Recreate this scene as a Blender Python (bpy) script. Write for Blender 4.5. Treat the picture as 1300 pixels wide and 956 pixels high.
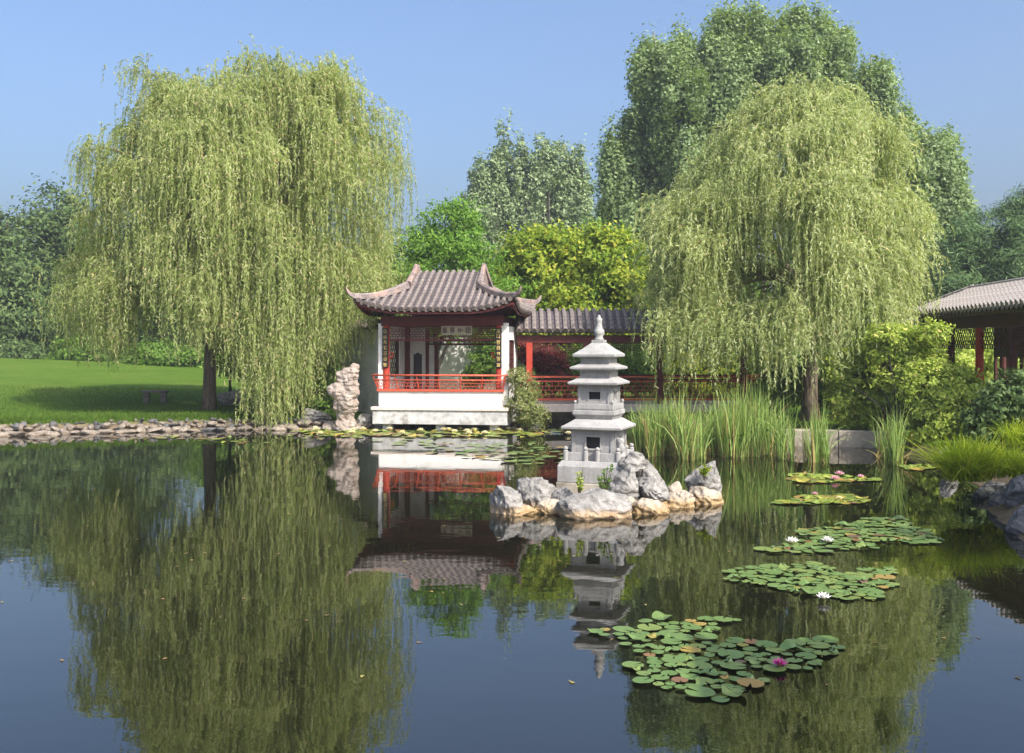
import bpy, bmesh, math, random
import numpy as np
from mathutils import Vector, Matrix

# ------------------------------------------------------------------ camera, sky, sun, exposure
scene = bpy.context.scene
for o in list(bpy.data.objects):
    bpy.data.objects.remove(o)
COL = scene.collection
FPX, HZ, EYE = 1264.0, 440.0, 2.5          # focal length in photo pixels, horizon row, eye height over the water

cam_d = bpy.data.cameras.new("camera")
cam_d.sensor_width = 36.0
cam_d.lens = 36.0 * FPX / 1300.0
cam_d.shift_y = -38.0 / 1300.0
cam_d.clip_end = 3000.0
cam = bpy.data.objects.new("camera", cam_d)
cam.location = (0, 0, EYE)
cam.rotation_euler = (math.radians(90), 0, 0)
COL.objects.link(cam)
scene.camera = cam

SUN_EL, SUN_AZ = 43.0, 39.0                # azimuth: from straight behind the camera towards the right
world = bpy.data.worlds.new("World")
scene.world = world
world.use_nodes = True
wn = world.node_tree
bg = wn.nodes["Background"]
sky = wn.nodes.new("ShaderNodeTexSky")
sky.sky_type = 'NISHITA'
sky.sun_disc = False
sky.sun_elevation = math.radians(SUN_EL)
sky.sun_rotation = math.radians(180 - SUN_AZ)
sky.altitude = 100
sky.air_density = 1.0
sky.dust_density = 8.0
sky.ozone_density = 6.0
wn.links.new(sky.outputs[0], bg.inputs[0])
bg.inputs[1].default_value = 0.15

sl = bpy.data.lights.new("sun", 'SUN')
sl.energy = 3.4
sl.angle = math.radians(0.53)
sl.color = (1.0, 0.93, 0.82)
sun = bpy.data.objects.new("sun", sl)
to_sun = Vector((math.sin(math.radians(SUN_AZ)) * math.cos(math.radians(SUN_EL)),
                 -math.cos(math.radians(SUN_AZ)) * math.cos(math.radians(SUN_EL)),
                 math.sin(math.radians(SUN_EL))))
sun.rotation_euler = (-to_sun).to_track_quat('-Z', 'Y').to_euler()
sun.location = (30, -30, 40)
COL.objects.link(sun)

scene.view_settings.view_transform = 'Standard'
scene.view_settings.look = 'None'
scene.view_settings.exposure = 0.98
scene.view_settings.gamma = 1.0
scene.view_settings.use_curve_mapping = False
scene.render.engine = 'CYCLES'
scene.cycles.max_bounces = 8
scene.cycles.transparent_max_bounces = 8
scene.cycles.use_denoising = True

# ------------------------------------------------------------------ helpers
def WX(px, D): return (px - 650.0) / FPX * D
def WZ(py, D): return EYE - (py - HZ) * D / FPX
def WD(py): return FPX * EYE / (py - HZ)            # distance of a point of the water surface
def WP(px, py): D = WD(py); return (WX(px, D), D)

def link(o, parent=None):
    COL.objects.link(o)
    if parent is not None:
        o.parent = parent
    return o

def tag(o, label=None, cat=None, group=None, kind=None):
    if label: o["label"] = label
    if cat: o["category"] = cat
    if group: o["group"] = group
    if kind: o["kind"] = kind
    return o

def thing(name, loc, rz, label, cat, group=None):
    o = bpy.data.objects.new(name, None)
    o.location = loc
    o.rotation_euler = (0, 0, rz)
    o.empty_display_size = 0.3
    link(o)
    return tag(o, label, cat, group)

def mesh_of(name, V, F, mat, smooth=False):
    me = bpy.data.meshes.new(name)
    if isinstance(F, np.ndarray):
        V = np.asarray(V, dtype=np.float32)
        k = F.shape[1]
        me.vertices.add(len(V)); me.vertices.foreach_set("co", V.ravel())
        me.loops.add(F.size); me.loops.foreach_set("vertex_index", F.ravel().astype(np.int32))
        me.polygons.add(len(F))
        me.polygons.foreach_set("loop_start", np.arange(0, F.size, k, dtype=np.int32))
        if smooth:
            me.polygons.foreach_set("use_smooth", np.ones(len(F), dtype=bool))
        me.update(calc_edges=True)
    else:
        me.from_pydata([tuple(map(float, v)) for v in V], [], [tuple(int(i) for i in f) for f in F])
        if smooth:
            me.polygons.foreach_set("use_smooth", np.ones(len(me.polygons), dtype=bool))
        me.update()
    if mat is not None:
        me.materials.append(mat)
    return me

def mk(name, VF, mat, parent=None, smooth=False, bevel=0.0, loc=None, rot=None):
    me = mesh_of(name, VF[0], VF[1], mat, smooth)
    o = bpy.data.objects.new(name, me)
    if loc is not None: o.location = loc
    if rot is not None: o.rotation_euler = rot
    link(o, parent)
    if bevel > 0:
        b = o.modifiers.new("bevel", 'BEVEL'); b.width = bevel; b.segments = 2; b.limit_method = 'ANGLE'
    return o

def put(name, me, parent=None, loc=(0, 0, 0), rot=(0, 0, 0), scale=(1, 1, 1)):
    o = bpy.data.objects.new(name, me)
    o.location = loc; o.rotation_euler = rot; o.scale = scale
    return link(o, parent)

def join(*parts):
    V, F, n = [], [], 0
    for v, f in parts:
        V.extend([tuple(p) for p in v]); F.extend([tuple(i + n for i in q) for q in f]); n += len(v)
    return V, F

def box(x0, x1, y0, y1, z0, z1):
    V = [(x0, y0, z0), (x1, y0, z0), (x1, y1, z0), (x0, y1, z0), (x0, y0, z1), (x1, y0, z1), (x1, y1, z1), (x0, y1, z1)]
    return V, [(0, 3, 2, 1), (4, 5, 6, 7), (0, 1, 5, 4), (1, 2, 6, 5), (2, 3, 7, 6), (3, 0, 4, 7)]

def loft_sq(levels):
    """square (half size, z) levels stacked into a closed solid"""
    V, F = [], []
    for h, z in levels:
        V += [(-h, -h, z), (h, -h, z), (h, h, z), (-h, h, z)]
    for i in range(len(levels) - 1):
        a, b = 4 * i, 4 * i + 4
        for k in range(4):
            F.append((a + k, a + (k + 1) % 4, b + (k + 1) % 4, b + k))
    F.append((3, 2, 1, 0)); n = 4 * (len(levels) - 1); F.append((n, n + 1, n + 2, n + 3))
    return V, F

def lathe(prof, n=16, cx=0, cy=0):
    V, F = [], []
    for r, z in prof:
        for k in range(n):
            a = 2 * math.pi * k / n
            V.append((cx + r * math.cos(a), cy + r * math.sin(a), z))
    for i in range(len(prof) - 1):
        for k in range(n):
            F.append((i * n + k, i * n + (k + 1) % n, (i + 1) * n + (k + 1) % n, (i + 1) * n + k))
    F.append(tuple(range(n - 1, -1, -1))); m = (len(prof) - 1) * n; F.append(tuple(range(m, m + n)))
    return V, F

def tube(path, radii, n=8, cap=True, ref=(0, 0, 1)):
    path = [np.array(p, float) for p in path]
    V, F = [], []
    ref = np.array(ref, float)
    for i, p in enumerate(path):
        t = path[min(i + 1, len(path) - 1)] - path[max(i - 1, 0)]
        t /= np.linalg.norm(t) + 1e-9
        r0 = ref if abs(np.dot(t, ref)) < 0.95 else np.array((1.0, 0, 0))
        s = np.cross(t, r0); s /= np.linalg.norm(s) + 1e-9
        u = np.cross(s, t)
        r = radii[i] if hasattr(radii, '__len__') else radii
        for k in range(n):
            a = 2 * math.pi * (k + 0.5) / n
            V.append(tuple(p + r * (math.cos(a) * s + math.sin(a) * u)))
    for i in range(len(path) - 1):
        for k in range(n):
            F.append((i * n + k, i * n + (k + 1) % n, (i + 1) * n + (k + 1) % n, (i + 1) * n + k))
    if cap:
        F.append(tuple(range(n - 1, -1, -1))); m = (len(path) - 1) * n; F.append(tuple(range(m, m + n)))
    return V, F

def sweep_rect(path, w, h):
    """rectangular bar along a path, its height upward; w, h scalars or lists"""
    path = [np.array(p, float) for p in path]
    V, F = [], []
    for i, p in enumerate(path):
        t = path[min(i + 1, len(path) - 1)] - path[max(i - 1, 0)]
        t /= np.linalg.norm(t) + 1e-9
        s = np.cross(t, (0, 0, 1.0)); s /= np.linalg.norm(s) + 1e-9
        u = np.cross(s, t)
        ww = w[i] if hasattr(w, '__len__') else w
        hh = h[i] if hasattr(h, '__len__') else h
        for a, b in ((-1, 0), (1, 0), (1, 0.75), (0.5, 1), (-0.5, 1), (-1, 0.75)):
            V.append(tuple(p + a * ww / 2 * s + b * hh * u))
    for i in range(len(path) - 1):
        for k in range(6):
            F.append((i * 6 + k, i * 6 + (k + 1) % 6, i * 6 + 6 + (k + 1) % 6, i * 6 + 6 + k))
    F.append((5, 4, 3, 2, 1, 0)); m = 6 * (len(path) - 1); F.append(tuple(range(m, m + 6)))
    return V, F

# --- vectorised gradient noise
_rs = np.random.RandomState(7)
_PERM = np.concatenate([_rs.permutation(256)] * 3)
_GR = _rs.normal(size=(256, 3)); _GR /= np.linalg.norm(_GR, axis=1)[:, None]
def pnoise(P):
    P = np.asarray(P, float)
    I = np.floor(P).astype(int); f = P - I; I &= 255
    w = f * f * f * (f * (f * 6 - 15) + 10)
    out = 0
    for dx in (0, 1):
        for dy in (0, 1):
            for dz in (0, 1):
                h = _PERM[_PERM[_PERM[I[:, 0] + dx] + I[:, 1] + dy] + I[:, 2] + dz]
                g = _GR[h]
                d = (g * (f - np.array((dx, dy, dz)))).sum(1)
                out = out + d * np.where(dx, w[:, 0], 1 - w[:, 0]) * np.where(dy, w[:, 1], 1 - w[:, 1]) * np.where(dz, w[:, 2], 1 - w[:, 2])
    return out * 1.6

# ------------------------------------------------------------------ materials
def new_mat(name):
    m = bpy.data.materials.new(name); m.use_nodes = True
    nt = m.node_tree
    return m, nt, nt.nodes["Principled BSDF"], nt.nodes["Material Output"]

def N(nt, typ, **kw):
    n = nt.nodes.new(typ)
    for k, v in kw.items():
        setattr(n, k, v)
    return n

def ramp(nt, fac, stops):
    r = N(nt, "ShaderNodeValToRGB")
    e = r.color_ramp.elements
    while len(e) < len(stops): e.new(0.5)
    for i, (p, c) in enumerate(stops):
        e[i].position = p; e[i].color = (c[0], c[1], c[2], 1)
    nt.links.new(fac, r.inputs[0])
    return r.outputs[0]

def noise(nt, scale, detail=4, rough=0.55, vec=None, coord="Object"):
    n = N(nt, "ShaderNodeTexNoise")
    n.inputs["Scale"].default_value = scale; n.inputs["Detail"].default_value = detail
    n.inputs["Roughness"].default_value = rough
    if vec is None:
        tc = N(nt, "ShaderNodeTexCoord"); vec = tc.outputs[coord]
    nt.links.new(vec, n.inputs["Vector"])
    return n.outputs[0]

def mixc(nt, fac, a, b, mode='MIX'):
    m = N(nt, "ShaderNodeMix"); m.data_type = 'RGBA'; m.blend_type = mode
    for sock, v in ((m.inputs[0], fac), (m.inputs[6], a), (m.inputs[7], b)):
        if isinstance(v, (int, float)): sock.default_value = v
        elif isinstance(v, tuple): sock.default_value = (v[0], v[1], v[2], 1)
        else: nt.links.new(v, sock)
    return m.outputs[2]

def bump(nt, bsdf, height, strength, dist):
    b = N(nt, "ShaderNodeBump"); b.inputs["Strength"].default_value = strength; b.inputs["Distance"].default_value = dist
    nt.links.new(height, b.inputs["Height"]); nt.links.new(b.outputs[0], bsdf.inputs["Normal"])

def surf(name, c1, c2, scale=3.0, rough=0.7, bstr=0.3, bdist=0.01, c3=None, scale2=None, spec=0.3, coord="Object", p=(0.35, 0.65)):
    m, nt, b, out = new_mat(name)
    n1 = noise(nt, scale, 6, 0.6, coord=coord)
    col = ramp(nt, n1, [(p[0], c1), (p[1], c2)])
    if c3 is not None:
        n2 = noise(nt, scale2 or scale * 0.3, 5, 0.65, coord=coord)
        f = ramp(nt, n2, [(0.5, (0, 0, 0)), (0.68, (1, 1, 1))])
        col = mixc(nt, f, col, c3)
    nt.links.new(col, b.inputs["Base Color"])
    b.inputs["Roughness"].default_value = rough
    b.inputs["Specular IOR Level"].default_value = spec
    if bstr > 0:
        bump(nt, b, noise(nt, scale * 6, 5, 0.6, coord=coord), bstr, bdist)
    return m

def leaf_mat(name, stops, trans=0.35, big=0.25, bigscale=0.35, tint=(0.55, 0.62, 0.5), rough=0.6, spec=0.12, tcol=(1.25, 1.3, 0.55)):
    """every leaf its own tone; patches of the crown differ a little in tone too"""
    m, nt, b, out = new_mat(name)
    g = N(nt, "ShaderNodeNewGeometry")
    col = ramp(nt, g.outputs["Random Per Island"], stops)
    n = noise(nt, bigscale, 3, 0.5)
    f = ramp(nt, n, [(0.4, (0, 0, 0)), (0.62, (big, big, big))])
    dk = mixc(nt, 1.0, col, tint, 'MULTIPLY')
    col = mixc(nt, f, col, dk)
    nt.links.new(col, b.inputs["Base Color"])
    b.inputs["Roughness"].default_value = rough
    b.inputs["Specular IOR Level"].default_value = spec
    tr = N(nt, "ShaderNodeBsdfTranslucent")
    tc = mixc(nt, 1.0, col, tcol, 'MULTIPLY')
    nt.links.new(tc, tr.inputs[0])
    mx = N(nt, "ShaderNodeMixShader"); mx.inputs[0].default_value = trans
    nt.links.new(b.outputs[0], mx.inputs[1]); nt.links.new(tr.outputs[0], mx.inputs[2])
    nt.links.new(mx.outputs[0], out.inputs[0])
    return m

M = {}
M['willow'] = leaf_mat("willow_leaf", [(0, (0.204, 0.269, 0.0712)), (0.45, (0.337, 0.395, 0.132)), (0.85, (0.457, 0.477, 0.263)), (1, (0.528, 0.418, 0.224))], 0.45, 0.5, 0.5)
M['willow_pale'] = leaf_mat("willow_leaf_olive", [(0, (0.238, 0.291, 0.0938)), (0.5, (0.392, 0.445, 0.178)), (0.88, (0.532, 0.569, 0.333)), (1, (0.571, 0.481, 0.251))], 0.42, 0.5, 0.55)
M['poplar'] = leaf_mat("poplar_leaf", [(0, (0.137, 0.202, 0.0788)), (0.6, (0.228, 0.309, 0.135)), (1, (0.342, 0.427, 0.225))], 0.34, 0.5, 0.35)
M['poplar_far'] = leaf_mat("far_poplar_leaf", [(0, (0.152, 0.216, 0.104)), (0.7, (0.265, 0.346, 0.171)), (1, (0.417, 0.469, 0.285))], 0.25, 0.4, 0.3)
M['dark'] = leaf_mat("dark_leaf", [(0.0, (0.05, 0.085, 0.028)), (0.7, (0.095, 0.15, 0.048)), (1.0, (0.16, 0.21, 0.08))], 0.22, 0.4, 0.3)
M['pine'] = leaf_mat("pine_needle", [(0, (0.072, 0.13, 0.0504)), (0.7, (0.13, 0.216, 0.0792)), (1, (0.202, 0.288, 0.122))], 0.15, 0.4, 0.3)
M['pinnate'] = leaf_mat("pinnate_leaf", [(0, (0.092, 0.196, 0.0287)), (0.6, (0.161, 0.299, 0.046)), (1, (0.241, 0.38, 0.069))], 0.4, 0.4, 0.5)
M['yellow'] = leaf_mat("yellow_green_leaf", [(0, (0.135, 0.206, 0.0234)), (0.55, (0.262, 0.331, 0.0351)), (0.9, (0.397, 0.411, 0.0527)), (1, (0.496, 0.437, 0.0702))], 0.4, 0.5, 0.6, tint=(0.5, 0.75, 0.6))
M['bush'] = leaf_mat("bush_leaf", [(0, (0.211, 0.282, 0.0432)), (0.6, (0.356, 0.443, 0.0792)), (0.92, (0.502, 0.577, 0.137)), (1, (0.581, 0.47, 0.173))], 0.35, 0.4, 0.8)
M['palebush'] = leaf_mat("pale_shrub_leaf", [(0.0, (0.13, 0.17, 0.05)), (0.6, (0.24, 0.27, 0.09)), (0.88, (0.34, 0.36, 0.17)), (1.0, (0.50, 0.42, 0.24))], 0.35, 0.4, 0.8)
M['green'] = leaf_mat("green_leaf", [(0, (0.0805, 0.161, 0.023)), (0.7, (0.149, 0.253, 0.046)), (1, (0.23, 0.333, 0.069))], 0.35, 0.4, 0.8)
M['maple'] = leaf_mat("red_maple_leaf", [(0.0, (0.14, 0.03, 0.035)), (0.6, (0.26, 0.06, 0.06)), (1.0, (0.34, 0.13, 0.09))], 0.35, 0.3, 0.8, tcol=(1.3, 0.8, 0.7))
M['cattail'] = leaf_mat("cattail_leaf", [(0, (0.152, 0.246, 0.0594)), (0.55, (0.253, 0.357, 0.099)), (0.88, (0.354, 0.444, 0.145)), (0.93, (0.405, 0.308, 0.119)), (1, (0.455, 0.296, 0.145))], 0.3, 0.2, 0.8)
M['dryreed'] = leaf_mat("dry_reed", [(0.0, (0.20, 0.13, 0.06)), (0.6, (0.34, 0.23, 0.10)), (1.0, (0.30, 0.30, 0.09))], 0.2, 0.2, 0.8, tcol=(1, 1, 0.8))
M['sedge'] = leaf_mat("sedge_leaf", [(0, (0.154, 0.242, 0.0165)), (0.6, (0.275, 0.363, 0.022)), (1, (0.44, 0.44, 0.055))], 0.4, 0.4, 0.9)
M['grassblade'] = leaf_mat("grass_blade", [(0.0, (0.05, 0.11, 0.013)), (0.7, (0.085, 0.155, 0.02)), (1.0, (0.15, 0.19, 0.04))], 0.3, 0.3, 0.9)
M['pad'] = None

def bark(name, c1, c2):
    m, nt, b, out = new_mat(name)
    tc = N(nt, "ShaderNodeTexCoord"); mp = N(nt, "ShaderNodeMapping"); mp.inputs["Scale"].default_value = (9, 9, 1.6)
    nt.links.new(tc.outputs["Object"], mp.inputs[0])
    n = noise(nt, 1.6, 6, 0.65, vec=mp.outputs[0])
    nt.links.new(ramp(nt, n, [(0.35, c1), (0.65, c2)]), b.inputs["Base Color"])
    b.inputs["Roughness"].default_value = 0.9; b.inputs["Specular IOR Level"].default_value = 0.15
    bump(nt, b, n, 0.9, 0.04)
    return m
M['bark'] = bark("willow_bark", (0.07, 0.055, 0.04), (0.20, 0.16, 0.12))
M['bark_dark'] = bark("dark_bark", (0.03, 0.026, 0.02), (0.085, 0.07, 0.055))
M['bark_pale'] = bark("poplar_bark", (0.10, 0.09, 0.075), (0.22, 0.20, 0.17))
M['twig'] = surf("willow_twig", (0.13, 0.11, 0.04), (0.21, 0.17, 0.06), 4, 0.8, 0)

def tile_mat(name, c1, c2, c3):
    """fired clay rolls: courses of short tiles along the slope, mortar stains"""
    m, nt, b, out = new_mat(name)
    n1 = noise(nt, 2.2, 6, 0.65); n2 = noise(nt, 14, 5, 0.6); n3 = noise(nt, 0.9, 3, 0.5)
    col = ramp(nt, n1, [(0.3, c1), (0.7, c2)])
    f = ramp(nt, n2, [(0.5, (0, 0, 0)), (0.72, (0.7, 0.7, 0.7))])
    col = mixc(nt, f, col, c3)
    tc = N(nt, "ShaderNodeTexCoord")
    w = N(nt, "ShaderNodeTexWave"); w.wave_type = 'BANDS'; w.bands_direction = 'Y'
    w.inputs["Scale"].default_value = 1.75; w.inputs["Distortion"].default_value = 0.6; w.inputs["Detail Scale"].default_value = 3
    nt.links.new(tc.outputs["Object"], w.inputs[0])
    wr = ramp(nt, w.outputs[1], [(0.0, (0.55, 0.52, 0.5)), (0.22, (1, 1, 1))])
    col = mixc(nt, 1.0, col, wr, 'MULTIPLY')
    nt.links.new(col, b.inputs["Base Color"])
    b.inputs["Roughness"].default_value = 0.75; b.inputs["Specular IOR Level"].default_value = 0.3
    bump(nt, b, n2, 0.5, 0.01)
    return m
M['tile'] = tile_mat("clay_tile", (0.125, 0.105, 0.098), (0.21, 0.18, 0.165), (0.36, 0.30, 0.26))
M['tile_pan'] = tile_mat("clay_pan_tile", (0.05, 0.042, 0.048), (0.10, 0.083, 0.09), (0.17, 0.14, 0.135))  # same clay as the rolls, darkened to paint in shade between them
M['ridge'] = surf("ridge_tile", (0.13, 0.105, 0.10), (0.27, 0.22, 0.205), 5, 0.8, 0.5, 0.01, c3=(0.36, 0.22, 0.17), scale2=2.5)
M['tile_grey'] = tile_mat("grey_tile", (0.18, 0.16, 0.15), (0.32, 0.29, 0.27), (0.44, 0.40, 0.36))
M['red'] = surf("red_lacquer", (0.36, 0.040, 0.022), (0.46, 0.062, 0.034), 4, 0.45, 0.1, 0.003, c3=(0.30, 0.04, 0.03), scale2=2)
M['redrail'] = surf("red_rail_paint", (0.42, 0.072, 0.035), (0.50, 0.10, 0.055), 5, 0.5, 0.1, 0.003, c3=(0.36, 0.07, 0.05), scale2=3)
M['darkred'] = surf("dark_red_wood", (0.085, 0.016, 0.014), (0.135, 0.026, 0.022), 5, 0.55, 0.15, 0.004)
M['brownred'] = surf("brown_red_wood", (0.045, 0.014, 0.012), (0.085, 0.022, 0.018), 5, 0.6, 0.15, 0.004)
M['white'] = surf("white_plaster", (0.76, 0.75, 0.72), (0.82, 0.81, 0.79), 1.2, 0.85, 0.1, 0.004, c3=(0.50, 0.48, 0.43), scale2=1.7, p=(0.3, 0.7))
M['white_grey'] = surf("grey_plaster", (0.50, 0.51, 0.47), (0.66, 0.66, 0.61), 1.0, 0.9, 0.2, 0.006, c3=(0.36, 0.37, 0.31), scale2=0.8)  # duller grey-green plaster with darker blotches
M['slab'] = surf("granite_slab", (0.34, 0.34, 0.33), (0.52, 0.51, 0.50), 7, 0.8, 0.3, 0.006, c3=(0.22, 0.20, 0.18), scale2=2.6)
M['cap'] = surf("pink_granite_cap", (0.50, 0.43, 0.38), (0.62, 0.54, 0.48), 6, 0.8, 0.2, 0.005)
M['kerb'] = surf("pale_kerb_stone", (0.26, 0.225, 0.175), (0.40, 0.35, 0.28), 3, 0.85, 0.4, 0.01, c3=(0.12, 0.11, 0.085), scale2=1.4)
M['black'] = surf("black_lacquer", (0.010, 0.010, 0.011), (0.018, 0.018, 0.02), 5, 0.35, 0)
M['gold'] = surf("gold_paint", (0.50, 0.36, 0.12), (0.62, 0.46, 0.18), 8, 0.45, 0)
M['plaque'] = surf("beige_plaque", (0.30, 0.25, 0.18), (0.38, 0.32, 0.24), 6, 0.6, 0.1, 0.003)
M['ink'] = surf("ink", (0.05, 0.035, 0.03), (0.08, 0.05, 0.045), 6, 0.7, 0)
M['void'] = surf("painted_shade", (0.03, 0.032, 0.036), (0.05, 0.05, 0.055), 4, 0.6, 0)  # near-black colour that paints the shade inside windows and openings

def pagoda_mat():
    m, nt, b, out = new_mat("carved_granite")
    n1 = noise(nt, 5, 6, 0.6); n2 = noise(nt, 70, 3, 0.6); n3 = noise(nt, 1.5, 5, 0.65)
    col = ramp(nt, n1, [(0.3, (0.27, 0.265, 0.255)), (0.7, (0.38, 0.37, 0.355))])
    sp = ramp(nt, n2, [(0.35, (0.75, 0.75, 0.76)), (0.6, (1.05, 1.05, 1.05))])
    col = mixc(nt, 1.0, col, sp, 'MULTIPLY')
    f = ramp(nt, n3, [(0.52, (0, 0, 0)), (0.72, (0.55, 0.55, 0.55))])
    col = mixc(nt, f, col, (0.20, 0.195, 0.165))
    tc_ = N(nt, 'ShaderNodeTexCoord'); mp_ = N(nt, 'ShaderNodeMapping'); mp_.inputs['Scale'].default_value = (9, 9, 1.1)
    nt.links.new(tc_.outputs['Object'], mp_.inputs[0])
    stk = noise(nt, 1.4, 5, 0.6, vec=mp_.outputs[0])
    col = mixc(nt, ramp(nt, stk, [(0.52, (0, 0, 0)), (0.7, (0.5, 0.5, 0.5))]), col, (0.19, 0.185, 0.17))
    nt.links.new(col, b.inputs["Base Color"])
    b.inputs["Roughness"].default_value = 0.82; b.inputs["Specular IOR Level"].default_value = 0.25
    bump(nt, b, n2, 0.35, 0.004)
    return m
M['granite'] = pagoda_mat()
M['bench'] = surf("dark_bench_stone", (0.12, 0.105, 0.09), (0.22, 0.195, 0.165), 6, 0.9, 0.4, 0.008, c3=(0.07, 0.075, 0.05), scale2=3)  # dark stone with still darker olive patches
M['granite_tan'] = surf("stained_granite", (0.30, 0.27, 0.22), (0.44, 0.40, 0.34), 6, 0.85, 0.4, 0.006, c3=(0.2, 0.18, 0.14), scale2=3)

def rock_mat(name, c1, c2, c3, tan, zline=0.12):
    m, nt, b, out = new_mat(name)
    n1 = noise(nt, 3.2, 8, 0.65); n2 = noise(nt, 9, 6, 0.65); n3 = noise(nt, 30, 4, 0.6)
    col = ramp(nt, n1, [(0.3, c1), (0.62, c2)])
    f = ramp(nt, n2, [(0.5, (0, 0, 0)), (0.7, (0.8, 0.8, 0.8))])
    col = mixc(nt, f, col, c3)
    g = N(nt, "ShaderNodeNewGeometry"); sx = N(nt, "ShaderNodeSeparateXYZ")
    nt.links.new(g.outputs["Position"], sx.inputs[0])
    ad = N(nt, "ShaderNodeMath", operation='MULTIPLY_ADD'); ad.inputs[1].default_value = 0.16
    nt.links.new(n1, ad.inputs[0]); nt.links.new(sx.outputs[2], ad.inputs[2])
    mr = N(nt, "ShaderNodeMapRange"); mr.inputs[1].default_value = zline + 0.03; mr.inputs[2].default_value = zline + 0.12
    mr.inputs[3].default_value = 1; mr.inputs[4].default_value = 0
    nt.links.new(ad.outputs[0], mr.inputs[0])
    tanc = ramp(nt, n2, [(0.35, tan), (0.7, (tan[0] * 0.72, tan[1] * 0.62, tan[2] * 0.5))])
    col = mixc(nt, mr.outputs[0], col, tanc)
    nt.links.new(col, b.inputs["Base Color"])
    b.inputs["Roughness"].default_value = 0.88; b.inputs["Specular IOR Level"].default_value = 0.2
    ml = N(nt, "ShaderNodeMath", operation='MULTIPLY_ADD'); ml.inputs[1].default_value = 0.45
    nt.links.new(n3, ml.inputs[0]); nt.links.new(n2, ml.inputs[2])
    wv = N(nt, "ShaderNodeTexWave"); wv.wave_type = 'BANDS'; wv.bands_direction = 'Z'
    wv.inputs["Scale"].default_value = 2.2; wv.inputs["Distortion"].default_value = 9; wv.inputs["Detail"].default_value = 4; wv.inputs["Detail Scale"].default_value = 1.4
    tcw = N(nt, "ShaderNodeTexCoord"); nt.links.new(tcw.outputs["Object"], wv.inputs[0])
    ml2 = N(nt, "ShaderNodeMath", operation='MULTIPLY_ADD'); ml2.inputs[1].default_value = 0.5
    nt.links.new(wv.outputs[1], ml2.inputs[0]); nt.links.new(ml.outputs[0], ml2.inputs[2])
    bump(nt, b, ml2.outputs[0], 0.8, 0.06)
    return m
M['rock'] = rock_mat("grey_limestone", (0.14, 0.135, 0.125), (0.33, 0.315, 0.295), (0.115, 0.11, 0.10), (0.40, 0.31, 0.21))
M['rock_tan'] = rock_mat("tan_limestone", (0.30, 0.255, 0.20), (0.46, 0.40, 0.32), (0.22, 0.17, 0.125), (0.40, 0.29, 0.16))
M['rock_pink'] = rock_mat("pink_limestone", (0.20, 0.155, 0.125), (0.38, 0.325, 0.285), (0.15, 0.095, 0.065), (0.5, 0.40, 0.30), -0.2)
M['rock_dark'] = rock_mat("dark_stone", (0.10, 0.10, 0.10), (0.20, 0.195, 0.19), (0.06, 0.06, 0.06), (0.18, 0.16, 0.13), -0.2)  # own tone of the shore cobbles, painted shade on the right bank boulders
M['ledge'] = rock_mat("pale_ledge_stone", (0.20, 0.165, 0.13), (0.40, 0.34, 0.28), (0.12, 0.095, 0.075), (0.34, 0.26, 0.17), 0.0)

# lawn and soil
def ground_mat():
    m, nt, b, out = new_mat("lawn")
    tc = N(nt, "ShaderNodeTexCoord")
    n1 = noise(nt, 0.35, 8, 0.72); n2 = noise(nt, 5.0, 6, 0.7); n3 = noise(nt, 34, 4, 0.7)
    c = ramp(nt, n1, [(0.30, (0.058, 0.118, 0.013)), (0.52, (0.084, 0.150, 0.018)), (0.72, (0.125, 0.165, 0.032))])
    c2 = ramp(nt, n2, [(0.3, (0.72, 0.8, 0.7)), (0.7, (1.2, 1.1, 1.1))])
    c = mixc(nt, 1.0, c, c2, 'MULTIPLY')
    c3 = ramp(nt, n3, [(0.3, (0.7, 0.75, 0.6)), (0.65, (1.15, 1.12, 1.1))])
    c = mixc(nt, 0.8, c, c3, 'MULTIPLY')
    g = N(nt, "ShaderNodeNewGeometry"); sx = N(nt, "ShaderNodeSeparateXYZ")
    nt.links.new(g.outputs["Position"], sx.inputs[0])
    ad = N(nt, "ShaderNodeMath", operation='MULTIPLY_ADD'); ad.inputs[1].default_value = 0.10
    nt.links.new(n2, ad.inputs[0]); nt.links.new(sx.outputs[2], ad.inputs[2])
    mr = N(nt, "ShaderNodeMapRange"); mr.inputs[1].default_value = 0.26; mr.inputs[2].default_value = 0.36
    nt.links.new(ad.outputs[0], mr.inputs[0])
    soil = ramp(nt, n2, [(0.3, (0.10, 0.075, 0.045)), (0.7, (0.22, 0.17, 0.11))])
    c = mixc(nt, mr.outputs[0], soil, c)
    nt.links.new(c, b.inputs["Base Color"])
    b.inputs["Roughness"].default_value = 0.95; b.inputs["Specular IOR Level"].default_value = 0.1
    bump(nt, b, n3, 0.8, 0.05)
    return m
M['lawn'] = ground_mat()

def water_mat():
    m, nt, b, out = new_mat("pond_water")
    n0 = noise(nt, 0.25, 3, 0.5)
    nt.links.new(ramp(nt, n0, [(0.35, (0.0050, 0.0056, 0.0028)), (0.65, (0.0075, 0.0078, 0.0038))]), b.inputs["Base Color"])
    b.inputs["Roughness"].default_value = 0.0
    b.inputs["IOR"].default_value = 1.9
    tc = N(nt, "ShaderNodeTexCoord")
    mp = N(nt, "ShaderNodeMapping"); mp.inputs["Scale"].default_value = (1.0, 1.7, 1.0)
    nt.links.new(tc.outputs["Object"], mp.inputs[0])
    a = noise(nt, 1.3, 2, 0.5, vec=mp.outputs[0]); c = noise(nt, 6.0, 3, 0.5, vec=mp.outputs[0])
    ad = N(nt, "ShaderNodeMath", operation='MULTIPLY_ADD'); ad.inputs[1].default_value = 0.16
    nt.links.new(c, ad.inputs[0]); nt.links.new(a, ad.inputs[2])
    bump(nt, b, ad.outputs[0], 0.035, 0.05)
    return m
M['water'] = water_mat()

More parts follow.
